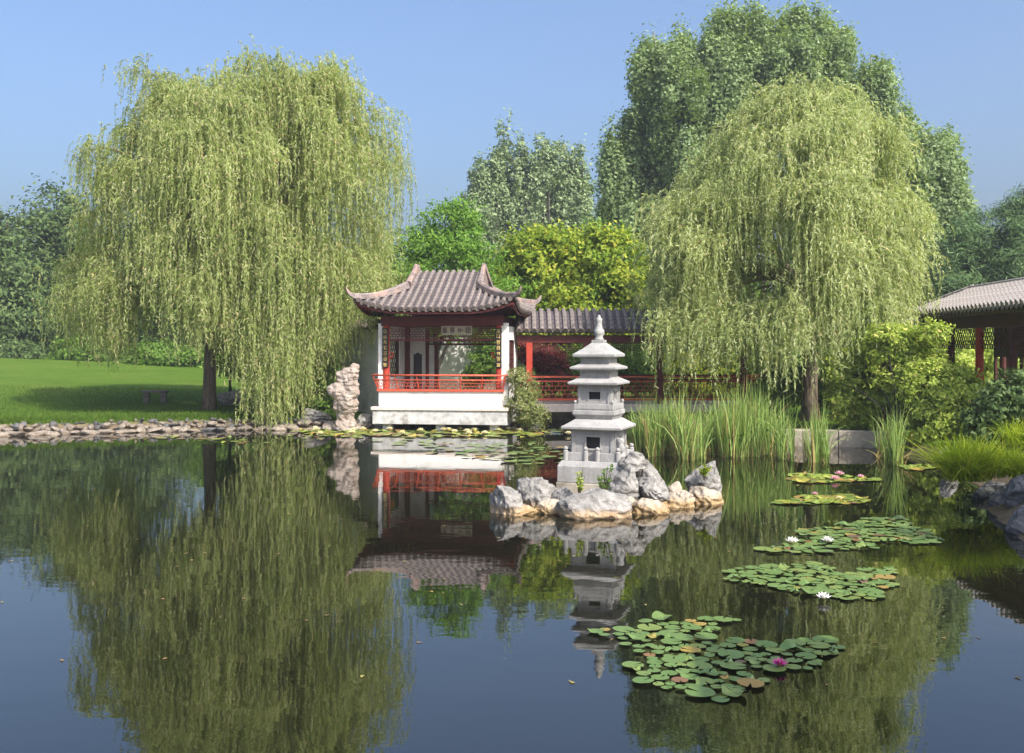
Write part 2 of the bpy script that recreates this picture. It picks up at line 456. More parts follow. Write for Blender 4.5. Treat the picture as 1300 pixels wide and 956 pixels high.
def pad_mat(name, stops, spec=0.5):
    m, nt, b, out = new_mat(name)
    oi = N(nt, "ShaderNodeObjectInfo")
    c = ramp(nt, oi.outputs["Random"], stops)
    n2 = noise(nt, 14, 4, 0.6)
    c2 = ramp(nt, n2, [(0.35, (0.8, 0.85, 0.75)), (0.65, (1.12, 1.08, 1.1))])
    c = mixc(nt, 1.0, c, c2, 'MULTIPLY')
    nt.links.new(c, b.inputs["Base Color"])
    b.inputs["Roughness"].default_value = 0.38; b.inputs["Specular IOR Level"].default_value = spec
    return m
M['pad_near'] = pad_mat("lily_leaf", [(0.0, (0.10, 0.17, 0.045)), (0.6, (0.12, 0.185, 0.055)), (0.91, (0.16, 0.21, 0.055)), (0.94, (0.30, 0.22, 0.05)), (0.97, (0.22, 0.11, 0.05)), (1.0, (0.11, 0.07, 0.05))])
M['pad_far'] = pad_mat("yellowing_lily_leaf", [(0.0, (0.13, 0.19, 0.04)), (0.45, (0.20, 0.26, 0.045)), (0.7, (0.28, 0.29, 0.05)), (0.82, (0.40, 0.30, 0.06)), (0.92, (0.36, 0.20, 0.07)), (1.0, (0.20, 0.11, 0.06))])
M['petal_white'] = surf("white_petal", (0.72, 0.70, 0.66), (0.80, 0.79, 0.76), 5, 0.6, 0)
M['petal_pink'] = surf("pink_petal", (0.66, 0.32, 0.42), (0.74, 0.45, 0.52), 5, 0.6, 0)
M['petal_magenta'] = surf("magenta_petal", (0.42, 0.03, 0.22), (0.52, 0.06, 0.30), 5, 0.6, 0)
M['petal_cream'] = surf("cream_petal", (0.72, 0.66, 0.36), (0.78, 0.74, 0.50), 5, 0.6, 0)
M['stamen'] = surf("yellow_stamen", (0.60, 0.38, 0.03), (0.70, 0.48, 0.05), 5, 0.6, 0)

# ------------------------------------------------------------------ ground and water
POND = np.array([(-60, 24), (-30, 26.6), (-20, 27.3), (-14.4, 28.0), (-11.2, 29.2), (-7.8, 30.1), (-6.0, 30.1), (-4.9, 30.4), (-4.0, 32.2), (1.2, 33.4),
                 (3.6, 33.6), (4.6, 30.5), (5.0, 27.4), (6.0, 25.6), (9.25, 24.75), (8.9, 22.6), (8.8, 20.0), (8.3, 17.6), (7.35, 15.6), (6.55, 12.7),
                 (6.1, 10.0), (5.7, 7.0), (5.2, 4.0), (0, 3.6), (-12, 3.4), (-60, 3)], float)

def pond_sd(x, y):
    """signed distance to the shoreline: negative over the water"""
    x = np.asarray(x, float); y = np.asarray(y, float)
    d2 = np.full(x.shape, 1e9); inside = np.zeros(x.shape, bool)
    n = len(POND)
    for i in range(n):
        ax, ay = POND[i]; bx, by = POND[(i + 1) % n]
        ex, ey = bx - ax, by - ay
        t = np.clip(((x - ax) * ex + (y - ay) * ey) / (ex * ex + ey * ey), 0, 1)
        d2 = np.minimum(d2, (x - ax - t * ex) ** 2 + (y - ay - t * ey) ** 2)
        c = ((ay > y) != (by > y)) & (x < (bx - ax) * (y - ay) / (by - ay + 1e-12) + ax)
        inside ^= c
    return np.where(inside, -1, 1) * np.sqrt(d2)

def sstep(t): t = np.clip(t, 0, 1); return t * t * (3 - 2 * t)

def ground_h(x, y):
    x = np.asarray(x, float); y = np.asarray(y, float)
    d = pond_sd(x, y)
    w = 0.08 * pnoise(np.stack([x.ravel() * 0.9, y.ravel() * 0.9, np.zeros(x.size)], 1)).reshape(x.shape)
    d = d + w
    h = np.where(d > 0, 0.02 + 0.36 * sstep(d / 0.7), np.maximum(-1.2, d * 0.9))
    left = np.clip((-x - 6) / 20.0, 0, 1.6)
    rise = left * 1.05 * sstep((y - 30.0) / 30.0) + 0.20 * sstep((y - 33) / 12.0) * np.clip((-x - 4) / 3.0, 0, 1)
    h = h + np.where(d > 0, rise, 0)
    h = h + np.where(d > 0.8, 0.05 * pnoise(np.stack([x.ravel() * 0.15, y.ravel() * 0.15, np.ones(x.size)], 1)).reshape(x.shape), 0)
    near = np.where((y < 4.5) & (d > 0), 0.5 * sstep(d / 1.0), 0)
    return h + near

def gz(x, y): return float(ground_h(np.array([x]), np.array([y]))[0])

xs = np.unique(np.concatenate([np.arange(-360, -60, 30), np.arange(-60, -20, 1.0), np.arange(-20, 12, 0.2), np.arange(12, 60, 1.2), np.arange(60, 361, 30)]).round(3))
ys = np.unique(np.concatenate([np.arange(-144, -4, 14), np.arange(-4, 11, 0.5), np.arange(11, 35, 0.2), np.arange(35, 75, 0.8), np.arange(75, 160, 6), np.arange(160, 461, 30)]).round(3))
GX, GY = np.meshgrid(xs, ys)
GZ = ground_h(GX, GY)
V = np.stack([GX.ravel(), GY.ravel(), GZ.ravel()], 1)
nx, ny = len(xs), len(ys)
idx = np.arange(nx * ny).reshape(ny, nx)
F = np.stack([idx[:-1, :-1].ravel(), idx[:-1, 1:].ravel(), idx[1:, 1:].ravel(), idx[1:, :-1].ravel()], 1)
o = mk("ground", (V, F), M['lawn'], smooth=True)
tag(o, "bright green mown lawn and banks around the pond", kind="structure")
o = mk("pond_water", ([(-62, 1, 0), (13, 1, 0), (13, 36, 0), (-62, 36, 0)], [(0, 1, 2, 3)]), M['water'])
tag(o, "calm olive brown pond water mirroring trees and pavilion", kind="structure")

# thin summer haze over the whole garden
hm = bpy.data.materials.new("haze_air"); hm.use_nodes = True
hm.node_tree.nodes.remove(hm.node_tree.nodes["Principled BSDF"])
pv = hm.node_tree.nodes.new("ShaderNodeVolumePrincipled")
pv.inputs["Color"].default_value = (0.86, 0.92, 1.0, 1); pv.inputs["Density"].default_value = 0.0008; pv.inputs["Anisotropy"].default_value = 0.2
hm.node_tree.links.new(pv.outputs[0], hm.node_tree.nodes["Material Output"].inputs["Volume"])
o = mk("haze", box(-380, 380, -160, 480, -2.4, 27.0), hm); tag(o, "thin pale summer haze over the garden", kind="stuff")

# ------------------------------------------------------------------ foliage engines
def rot_basis(d, rng, up=None):
    """orthonormal side/normal for direction rows d"""
    r = rng.normal(size=d.shape) if up is None else up
    s = np.cross(d, r); s /= np.linalg.norm(s, axis=1)[:, None] + 1e-9
    return s

def leaf_cards(C, D, S, L, W, mid=0.45, fold=None):
    """pointed leaves, one triangle each: base C, long axis D, side S, length L, width W"""
    n = len(C)
    L = np.broadcast_to(L, (n,))[:, None]; W = np.broadcast_to(W, (n,))[:, None]
    V = np.empty((n, 3, 3))
    V[:, 0] = C - S * W * 0.5; V[:, 1] = C + S * W * 0.5; V[:, 2] = C + D * L
    return V.reshape(-1, 3), np.arange(n * 3).reshape(n, 3)

def unit(v): return v / (np.linalg.norm(v, axis=-1, keepdims=True) + 1e-9)

def crown_leaves(rng, lobes, nclump, per, L, W, cr, shell=0.55, flat=0.65, up=0.5, droop=0.0, zmin=None):
    """clumps of leaves spread through ellipsoid lobes, denser towards the outside"""
    lobes = np.array(lobes, float)
    vol = lobes[:, 3] * lobes[:, 4] * lobes[:, 5]; pr = vol ** 0.75; pr /= pr.sum()
    k = rng.choice(len(lobes), nclump, p=pr)
    u = unit(rng.normal(size=(nclump, 3)))
    r = shell + (1 - shell) * rng.rand(nclump) ** 0.6
    r *= np.where(rng.rand(nclump) < 0.18, rng.rand(nclump), 1.0)
    r *= 1 + 0.16 * pnoise(u * 2.3 + k[:, None] * 3.7)
    cc = lobes[k, :3] + u * lobes[k, 3:6] * r[:, None]
    sz = cr * (0.6 + 0.8 * rng.rand(nclump))
    idx = np.repeat(np.arange(nclump), per)
    off = rng.normal(size=(len(idx), 3)) * 0.5
    off[:, 2] *= flat
    P = cc[idx] + off * sz[idx][:, None]
    outw = unit(off * 0.6 + u[idx] + np.array((0, 0, up)))
    nrm = unit(outw + 0.5 * rng.normal(size=outw.shape))
    d = unit(np.cross(nrm, rng.normal(size=nrm.shape)))
    d[:, 2] -= droop; d = unit(d)
    s = unit(np.cross(d, nrm))
    l = L * (0.6 + 0.8 * rng.rand(len(idx)))
    if zmin is not None:
        keep = P[:, 2] > zmin
        P, d, s, l = P[keep], d[keep], s[keep], l[keep]
    V, F = leaf_cards(P - d * l[:, None] * 0.5, d, s, l, l * (W / L))
    return V, F, cc

def branch_set(rng, base, top, r0, targets, n=6, start=0.3, sag=0.1, trunk_seg=7, lean=0.05, rb=0.22):
    """tapered trunk from base to top and limbs from it to targets"""
    base = np.array(base, float); top = np.array(top, float)
    h = np.linalg.norm(top - base)
    path, rad = [], []
    for i in range(trunk_seg + 1):
        t = i / trunk_seg
        wob = np.array((rng.normal() * lean, rng.normal() * lean, 0)) * (0 if i == 0 else 1) * h * 0.1
        path.append(base + (top - base) * t + wob); rad.append(r0 * ((1 - t) * 0.9 + 0.1) * (1.25 if i == 0 else 1))
    parts = [tube(path, rad, 10)]
    for tg in targets:
        tg = np.array(tg, float)
        t = min(0.95, start + (1 - start) * rng.rand() * 0.8)
        i = t * trunk_seg; a = int(i); f = i - a
        p0 = path[a] * (1 - f) + path[min(a + 1, trunk_seg)] * f
        pts, rr = [], []
        rs = r0 * (1 - t * 0.8) * rb / 0.4
        for q in range(n):
            u = q / (n - 1)
            p = p0 + (tg - p0) * u
            p[2] += math.sin(u * math.pi) * sag * np.linalg.norm(tg - p0)
            pts.append(p); rr.append(max(0.012, rs * (1 - 0.85 * u)))
        parts.append(tube(pts, rr, 6, cap=False))
    return join(*parts)

def tree(name, label, cat, base, lobes, nclump, per, L, W, cr, leaf, barkm, r0=0.2, lean=0.05, top=None, seed=1, group=None, limbs=14, start=0.25, **kw):
    rng = np.random.RandomState(seed)
    bx, by, bz = base
    root = thing(name, base, 0, label, cat, group)
    lob = [(a - bx, b - by, c - bz, d, e, f) for a, b, c, d, e, f in lobes]
    V, F, cc = crown_leaves(rng, lob, nclump, per, L, W, cr, **kw)
    if top is None:
        zt = max(l[2] + l[5] * 0.75 for l in lob); top = (lob[0][0] * 0.6, lob[0][1] * 0.6, zt)
    tg = cc[rng.choice(len(cc), min(limbs, len(cc)), replace=False)]
    mk("trunk", branch_set(rng, (0, 0, -0.15), top, r0, tg, start=start, lean=lean), barkm, root, smooth=True)
    mk("crown", (V, F), leaf, root)
    return root

# ------------------------------------------------------------------ weeping willows
def willow(name, label, base, H, boughs, strands, leaf, seed, zbot, rdepth, trunk_r, fork, front_curtain=None, leafL=0.13, leafW=0.03, hang=(1.2, 3.6), wind=(0, 0), flare=0.55, front_lim=None, low=3.0, nmass=26):
    """H: list of (dx, ztop) of the crown's outline; boughs arch out from the fork, strands hang from them"""
    rng = np.random.RandomState(seed)
    root = thing(name, base, 0, label, "tree", "weeping willows at the water")
    hx = np.array([a for a, b in H]); hz = np.array([b for a, b in H])
    xmin, xmax = hx[0], hx[-1]
    tr = []
    tp = [(0, 0, -0.2), (0.02, 0, 0.5), (0.05, 0.0, fork * 0.55), (0.0, 0.05, fork)]
    tr.append(tube(tp, [trunk_r * 1.35, trunk_r * 1.02, trunk_r * 0.9, trunk_r * 0.85], 12))
    limbs = []
    nl = 9
    for i in range(nl):
        a = 2 * math.pi * (i + 0.3 * rng.rand()) / nl
        rr = 0.45 if i % 3 else 0.15
        ex = (xmax if math.cos(a) > 0 else -xmin) * math.cos(a) * rr; ey = rdepth * math.sin(a) * rr
        ez = np.interp(ex, hx, hz) * (0.72 + 0.1 * rng.rand())
        pts, rad = [], []
        for q in range(8):
            u = q / 7
            p = np.array((ex * u ** 1.25, ey * u ** 1.25, fork - 0.2 + (ez - fork) * u ** 0.85))
            p[:2] += rng.normal(size=2) * 0.09 * (q > 0)
            pts.append(p); rad.append(trunk_r * 0.55 * (1 - u) + 0.035)
        limbs.append(pts); tr.append(tube(pts, rad, 8, cap=False))
    O, DIR, LEN = [], [], []
    thin = []
    def spot():
        while True:
            x = rng.uniform(xmin, xmax); y = rdepth * rng.uniform(-1, 1)
            if y > 0 and rng.rand() < 0.4: continue
            if front_lim is not None and y < np.interp(x, *front_lim): continue
            if math.hypot(x / (xmax if x > 0 else -xmin) * 0.85, y / rdepth) < 1: return x, y
    masses = [spot() + (rng.uniform(-0.06, 0.045), rng.uniform(0.45, 0.9)) for _ in range(nmass)]
    for i in range(boughs):
        # a point on the crown's surface: its dome, or the hanging flanks below it, more of them towards the light
        mx_, my_, lift, sig = masses[i % nmass]
        x = float(np.clip(mx_ + rng.normal() * sig, xmin, xmax)); y = float(np.clip(my_ + rng.normal() * sig, -rdepth, rdepth))
        if front_lim is not None: y = max(y, float(np.interp(x, *front_lim)))
        xr = x / (xmax if x > 0 else -xmin); rho = min(1.0, math.hypot(xr * 0.85, y / rdepth))
        zt = np.interp(x, hx, hz) * (1 - 0.40 * (abs(y) / rdepth) ** 2.4) * (1 + lift + 0.015 * rng.normal())
        if rng.rand() < 0.45:
            z = zt - abs(rng.normal()) * 0.3
        else:
            # push out to the flank at a lower height
            k = (0.72 + 0.28 * rng.rand()) / max(rho, 0.12)
            if abs(xr) > 0.75: k = min(k, 1.0)
            y = max(-rdepth if front_lim is None else float(np.interp(x, *front_lim)), min(rdepth, y * k)); x = max(xmin, min(xmax, x * min(k, 1.25)))
            zt = np.interp(x, hx, hz) * (1 - 0.40 * (abs(y) / rdepth) ** 2.4) * (1 + lift)
            lo = low
            z = rng.uniform(lo, max(lo + 0.2, zt - 0.2))
        P = np.array((x, y, z))
        best = min((p for l in limbs for p in l[2:]), key=lambda p: np.linalg.norm(p - P) + 0.8 * max(0, p[2] - P[2]))
        pts = []
        for q in range(7):
            u = q / 6
            p = best + (P - best) * u; p[2] += math.sin(u * math.pi * 0.9) * 0.16 * np.linalg.norm(P[:2] - best[:2])
            pts.append(p)
        thin.append(tube(pts, [0.030 * (1 - u / 7) + 0.006 for u in range(7)], 5, cap=False))
        pts = np.array(pts)
        k = int(strands * (0.5 + rng.rand()))
        u = 0.55 + 0.45 * rng.rand(k) ** 0.6
        ii = np.clip(u * 6, 0, 5.999).astype(int); ff = (np.clip(u, 0, 1) * 6 - ii)[:, None]
        p = pts[ii] * (1 - ff) + pts[np.minimum(ii + 1, 6)] * ff
        hd = unit(np.array((P[0], P[1], 0)) + 1e-6)
        dd = rng.normal(size=(k, 3)) * 0.6 + hd * 0.5; dd[:, 2] = np.abs(rng.normal(size=k)) * 0.55 + 0.15
        p = p + rng.normal(size=(k, 3)) * np.array((0.30, 0.30, 0.16))
        O.append(p); DIR.append(unit(dd)); LEN.append((hang[0] + (hang[1] - hang[0]) * rng.rand()) * (0.55 + 0.5 * rng.rand(k)))
    if front_curtain:
        for (cx, cy, cz, rx, ry, n, zb) in front_curtain:
            p = np.stack([cx + rng.normal(size=n) * rx, cy + rng.normal(size=n) * ry, cz + rng.normal(size=n) * 0.35], 1)
            dd = rng.normal(size=(n, 3)) * 0.5; dd[:, 2] = 0.4
            O.append(p); DIR.append(unit(dd)); LEN.append(np.maximum(0.5, p[:, 2] - zb - np.abs(rng.normal(size=n)) * 0.12 * (cz - zb)))
    O = np.concatenate(O); DIR = np.concatenate(DIR); LEN = np.concatenate(LEN)
    # clip the hanging length at the hem of the crown
    zb = zbot(O[:, 0], O[:, 1]) + 0.45 * rng.normal(size=len(O))
    LEN = np.minimum(LEN, np.maximum(0.35, O[:, 2] - zb + 0.3))
    # points along each strand
    step = 0.055
    cnt = np.maximum(4, (LEN / step).astype(int))
    sid = np.repeat(np.arange(len(O)), cnt)
    j = np.concatenate([np.arange(c) for c in cnt])
    s = (j + rng.rand(len(j))) * step
    reach = flare * (0.6 + 0.8 * rng.rand(len(O)))
    e = 1 - np.exp(-s / reach[sid])
    sw = np.sin(s * (0.8 + rng.rand(len(O)))[sid] + (6.28 * rng.rand(len(O)))[sid]) * 0.06 * np.minimum(s, 2)
    ang = (6.28 * rng.rand(len(O)))[sid]
    P = O[sid] + DIR[sid] * (reach[sid] * e)[:, None]
    P[:, 0] += sw * np.cos(ang) + wind[0] * s * s * 0.02; P[:, 1] += sw * np.sin(ang) + wind[1] * s * s * 0.02
    P[:, 2] -= s - reach[sid] * e * 0.7
    keep = P[:, 2] > (0.02 - base[2])
    P, sid, s = P[keep], sid[keep], s[keep]
    d = rng.normal(size=P.shape) * 0.42; d[:, 2] -= 0.85
    d = unit(d + DIR[sid] * np.exp(-s / reach[sid])[:, None] * 0.9)
    nr = unit(0.75 * rng.normal(size=P.shape) + unit(P * np.array((1, 1, 0.0))) * 0.9 + np.array((0, 0, 0.5)))
    sd = unit(np.cross(d, nr))
    l = leafL * (0.7 + 0.6 * rng.rand(len(P)))
    V, F = leaf_cards(P, d, sd, l, l * (leafW / leafL), 0.4)
    tr_me = join(*tr)
    mk("trunk", tr_me, M['bark'], root, smooth=True)
    mk("bough", join(*thin), M['twig'], root, smooth=True)
    c = mk("crown", (V, F), leaf, root)
    return root, len(F)

LW = (WX(265, 33.0), 33.0); lz = gz(*LW)
def zb_left(x, y):
    # hem of the left willow's hanging strands (height above its foot)
    return np.interp(x, [-6, -4, -2.5, -1, 0.3, 1.2, 2.2, 2.8, 3.6, 4.6, 5.5, 7], [1.2, 1.1, 1.5, 1.4, 1.7, 1.4, -0.3, -1.2, -0.2, 1.0, 2.2, 2.6]) + np.where(y > 0, 0.5, 0)
Hl = [(-5.2, 3.8), (-4.8, 5.2), (-4.3, 6.8), (-3.7, 8.6), (-3.2, 10.9), (-2.6, 11.1), (-1.4, 11.2), (0.0, 11.6), (1.6, 12.0), (2.8, 12.0), (3.7, 11.7), (4.5, 11.0), (5.2, 10.1), (6.0, 9.3), (6.7, 8.2), (7.0, 6.2)]
wl, n1 = willow("weeping_willow", "large weeping willow on the lawn left of the pavilion, long yellow-green strands touching the water", (LW[0], LW[1], lz), Hl, 182, 72, M['willow'], 11, zb_left, 4.4, 0.21, 3.6, front_lim=([-5.5, -3.5, -1.5, 0.5, 2, 7], [-0.6, -1.2, -2.6, -4.0, -4.4, -4.4]), leafL=0.125, leafW=0.033, hang=(1.4, 4.4), flare=0.5,
                front_curtain=[(2.75, -2.9, 5.2, 0.33, 0.3, 260, -1.2), (3.3, -2.7, 4.8, 0.38, 0.35, 220, -0.5), (2.2, -2.7, 4.4, 0.35, 0.35, 190, 0.3), (4.1, -2.2, 4.2, 0.4, 0.35, 170, 0.9), (1.2, -2.6, 4.2, 0.5, 0.35, 150, 1.3)])

RW = (WX(1027, 28.6), 28.6); rz_ = gz(*RW)
def zb_right(x, y):
    return np.interp(x, [-6, -4, -2.5, -1, 0, 1, 2, 4], [1.5, 1.2, 0.9, 1.0, 1.3, 1.2, 1.1, 1.6]) + np.where(y > 0, 0.5, 0)
Hr = [(-4.7, 3.3), (-4.5, 5.6), (-3.8, 6.6), (-3.0, 7.4), (-2.3, 8.2), (-1.6, 8.9), (-0.8, 9.8), (0.0, 10.0), (0.8, 9.6), (1.3, 8.9), (1.8, 8.0), (2.2, 6.8), (2.5, 5.4), (2.6, 3.8)]
wr, n2 = willow("weeping_willow", "rounded olive-green weeping willow behind the cattails, right of the stone pagoda", (RW[0], RW[1], rz_), Hr, 176, 62, M['willow_pale'], 23, zb_right, 3.9, 0.22, 3.0,
                leafL=0.115, leafW=0.030, hang=(0.9, 3.0), wind=(0.4, 0), flare=0.6, low=2.0, nmass=22, front_curtain=[(-2.0, -2.2, 6.8, 0.7, 0.5, 190, 3.4), (-1.0, -2.6, 6.4, 0.6, 0.4, 120, 3.2)])

# ------------------------------------------------------------------ background trees
def px_lobe(px, py, D, rpx, rpy, ry):
    return (WX(px, D), D, WZ(py, D), rpx / FPX * D, ry, rpy / FPX * D)

G_TALL = "tall poplars behind the right willow"
def poplar(seed, label, trunk_px, D, lobes, nclump, per, leaf=None, L=0.165, cr=0.44, group=G_TALL, r0=0.3, slim=0.64, drop=14, spires=12):
    rs = np.random.RandomState(seed + 900)
    lobes = [(a, b + drop, c, d, e, dd) for a, b, c, d, e, dd in lobes]
    lob = [px_lobe(a, b, D + dd, c * slim, d * 0.88, e) for a, b, c, d, e, dd in lobes]
    for a, b, c, d, e, dd in lobes:
        for _ in range(spires):                  # upright leaders breaking the outline
            u = rs.uniform(-1, 1); hh = rs.uniform(24, 52)
            lob.append(px_lobe(a + u * c * 0.9, b - d * math.sqrt(max(0, 1 - (0.9 * u) ** 2)) * 0.92 + hh * 0.45, D + dd + rs.uniform(-1, 1) * e, rs.uniform(6, 11), hh, 0.55))
    x = WX(trunk_px, D)
    return tree("poplar_tree", label, "tree", (x, D, gz(x, D)), lob, nclump, per, L, L * 0.85, cr, leaf or M['poplar'], M['bark_pale'], r0, seed=seed, group=group, limbs=18, shell=0.5, flat=1.5, up=0.4)

poplar(31, "leftmost tall poplar behind the right willow, stepped crown over the corridor", 830, 54, [(835, 150, 30, 100, 2.2, 0), (805, 215, 36, 85, 2.0, 1), (865, 185, 36, 120, 2.2, -1), (812, 290, 55, 60, 2.4, 0), (786, 225, 18, 45, 0.9, 0), (862, 85, 15, 40, 1, 0), (826, 95, 20, 48, 1.4, 0)], 1470, 78)
poplar(32, "tall poplar with twin tops just left of the willow's peak", 935, 55, [(925, 70, 26, 62, 1.7, 0), (962, 75, 28, 62, 1.7, 0), (905, 130, 34, 90, 2.2, -1), (950, 170, 50, 120, 2.6, 0), (920, 270, 55, 90, 2.6, 0)], 1260, 78)
poplar(33, "tallest poplar, its top above the right willow", 1030, 55, [(1022, 65, 34, 58, 1.8, 0), (1052, 85, 34, 60, 1.8, 0), (1005, 110, 38, 80, 2.2, -1), (1045, 170, 52, 100, 2.6, 0), (1030, 260, 60, 90, 2.6, 0), (1008, 40, 16, 26, 0.9, 0)], 1260, 78)
poplar(34, "open-crowned poplar shoulder right of the tallest poplar", 1105, 54, [(1108, 120, 27, 45, 1.4, 0), (1095, 170, 38, 60, 1.8, 0), (1140, 190, 24, 52, 1.5, 0), (1120, 260, 45, 90, 2.2, 0)], 787, 78)
poplar(35, "shorter poplar right of the right willow, next to the pines", 1180, 50, [(1190, 225, 32, 52, 1.8, 0), (1165, 240, 32, 70, 2.0, 0), (1200, 280, 26, 60, 1.6, 0), (1175, 340, 45, 70, 2.0, 0)], 866, 78)

G_MID = "far columnar poplars above the pavilion roof"
mid = [(636, "far poplar with the highest pointed top, above the pavilion's right end", [(641, 235, 14, 68), (630, 262, 13, 60), (648, 275, 15, 60)]),
       (612, "second far poplar from the left, broad column above the pavilion ridge", [(611, 268, 14, 60), (618, 285, 15, 50)]),
       (668, "middle far poplar with twin slender tops over the corridor roof", [(662, 245, 11, 60), (674, 262, 11, 50), (680, 250, 10, 62)]),
       (700, "far poplar with pointed top, third from the right of its row", [(692, 250, 10, 60), (702, 275, 13, 50)]),
       (717, "far poplar with narrow spire, second from the right of its row", [(715, 246, 11, 60), (722, 275, 12, 50)]),
       (738, "small rightmost far poplar of the row above the corridor", [(738, 262, 10, 60), (732, 285, 11, 45)]),
       (592, "leftmost far poplar, low shoulder above the pavilion", [(596, 290, 11, 46), (586, 305, 12, 36)])]
for i, (px, lab, lob) in enumerate(mid):
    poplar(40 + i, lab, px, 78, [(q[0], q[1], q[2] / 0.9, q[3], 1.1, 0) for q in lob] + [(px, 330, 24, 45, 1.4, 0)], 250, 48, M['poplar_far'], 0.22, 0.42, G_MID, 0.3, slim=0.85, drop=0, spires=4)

D = 36.0; x = WX(552, D)
tree("pinnate_leaved_tree", "light green feathery tree in the courtyard rising behind the pavilion roof", "tree", (x, D, gz(x, D)),
     [px_lobe(560, 300, D, 30, 40, 1.0), px_lobe(535, 330, D, 26, 40, 1.0), px_lobe(590, 320, D, 34, 40, 1.2), px_lobe(575, 270, D, 16, 28, 0.6), px_lobe(548, 270, D, 10, 20, 0.4), px_lobe(600, 285, D, 13, 25, 0.5), px_lobe(560, 385, D, 60, 50, 1.6), px_lobe(615, 345, D, 22, 30, 0.8), px_lobe(640, 378, D, 42, 26, 1.0)],  # last lobe added to cast shade on the courtyard wall
     360, 48, 0.17, 0.06, 0.45, M['pinnate'], M['bark_dark'], 0.17, seed=51, limbs=16, start=0.22, shell=0.4, droop=0.3, top=(0.1, 0, 5.6), lean=0.01)

D = 38.0; x = WX(722, D)
tree("golden_foliage_tree", "bushy yellow-green tree behind the tiled corridor", "tree", (x, D, gz(x, D)),
     [px_lobe(690, 340, D, 55, 45, 1.6), px_lobe(735, 330, D, 55, 40, 1.6), px_lobe(665, 320, D, 34, 26, 1.0), px_lobe(785, 345, D, 42, 44, 1.4), px_lobe(700, 310, D, 40, 22, 1.2), px_lobe(650, 360, D, 34, 36, 1.2), px_lobe(760, 305, D, 34, 16, 0.8), px_lobe(720, 390, D, 100, 40, 1.4), px_lobe(810, 370, D, 30, 40, 1.0), px_lobe(690, 425, D, 80, 40, 1.2), px_lobe(790, 425, D, 60, 40, 1.2)],
     620, 60, 0.17, 0.11, 0.46, M['yellow'], M['bark_dark'], 0.16, seed=52, limbs=22, start=0.15, shell=0.55, flat=0.7, up=0.8, droop=0.25)

# dark broadleaf and conifer mass on the left, behind the lawn
def bgtree(seed, name, label, px, D, lobes, nclump, per, leaf, L=0.24, W=0.17, cr=0.9, group=None, r0=0.3, **kw):
    lob = [px_lobe(a, b, D + dd, c, d, e) for a, b, c, d, e, dd in lobes]
    x = WX(px, D)
    return tree(name, label, "tree", (x, D, gz(x, D)), lob, nclump, per, L, W, cr, leaf, M['bark_dark'], r0, seed=seed, group=group, **kw)
G_L = "trees closing the lawn at the left"
bgtree(61, "broadleaf_tree", "dark green broadleaf tree left of the large willow, beyond the lawn", 70, 66, [(78, 290, 42, 52, 2.6, 0), (50, 330, 36, 60, 2.6, 0), (105, 340, 40, 70, 2.6, 1), (75, 400, 55, 50, 2.6, 0)], 420, 70, M['dark'], group=G_L)
bgtree(62, "broadleaf_tree", "dark bluish tree cut by the photo's left edge, beyond the lawn", 8, 62, [(10, 330, 30, 55, 2.2, 0), (-25, 330, 40, 70, 2.6, 0), (15, 395, 42, 55, 2.4, 0), (-30, 410, 40, 50, 2.4, 0)], 360, 70, M['dark'], group=G_L)
bgtree(63, "broadleaf_tree", "broadleaf tree half hidden behind the large willow's left strands", 170, 68, [(165, 350, 50, 60, 2.6, 0), (210, 370, 50, 60, 2.6, 0), (150, 410, 55, 45, 2.6, 0), (225, 420, 50, 40, 2.6, 0)], 330, 65, M['dark'], group=G_L)
bgtree(64, "broadleaf_tree", "broadleaf tree seen under the middle of the large willow", 310, 62, [(290, 400, 50, 45, 2.4, 0), (340, 390, 50, 55, 2.4, 0), (370, 420, 40, 45, 2.2, 0)], 260, 65, M['green'], group=G_L)
bgtree(65, "broadleaf_tree", "mid green tree between the large willow and the pavilion roof", 470, 50, [(470, 380, 45, 60, 2.0, 0), (425, 400, 40, 50, 2.0, 0), (505, 350, 34, 50, 1.8, 0), (455, 430, 60, 35, 2.0, 0)], 340, 60, M['green'], L=0.2, W=0.14, cr=0.7, group=G_L)
G_P = "pines behind the right-hand hall"
def pine(seed, label, px, D, lobes, nclump):
    lob = [px_lobe(a, b, D + dd, c, d, e) for a, b, c, d, e, dd in lobes]
    x = WX(px, D)
    return tree("pine_tree", label, "tree", (x, D, gz(x, D)), lob, nclump, 95, 0.30, 0.04, 0.62, M['pine'], M['bark_dark'], 0.22, seed=seed, group=G_P, limbs=22, shell=0.45, flat=0.55, up=0.9)
pine(71, "dark pine behind the hall roof, between poplar and right edge", 1240, 45, [(1235, 300, 34, 30, 1.4, 0), (1215, 340, 40, 34, 1.6, 0), (1255, 335, 36, 32, 1.4, 0), (1240, 380, 50, 40, 1.6, 0), (1200, 370, 30, 30, 1.2, 0)], 300)
pine(72, "taller pine cut by the photo's right edge above the hall", 1310, 44, [(1295, 285, 30, 34, 1.3, 0), (1325, 270, 34, 40, 1.4, 0), (1290, 330, 42, 32, 1.5, 0), (1310, 370, 50, 36, 1.6, 0), (1340, 320, 40, 50, 1.5, 0)], 320)

bgtree(66, "broadleaf_tree", "green tree mass behind the right willow's lower strands", 930, 46, [(880, 370, 50, 60, 2.0, 0), (940, 380, 60, 60, 2.0, 0), (1010, 380, 60, 60, 2.0, 0), (1080, 390, 50, 60, 2.0, 0)], 420, 55, M["green"], L=0.2, W=0.14, cr=0.6)
bgtree(67, "broadleaf_tree", "dark green tree glimpsed under the golden tree behind the corridor", 740, 48, [(660, 390, 50, 45, 1.8, 0), (730, 385, 60, 50, 1.8, 0), (810, 375, 60, 60, 1.8, 0), (770, 320, 40, 40, 1.6, 1)], 420, 55, M["green"], L=0.2, W=0.14, cr=0.6)
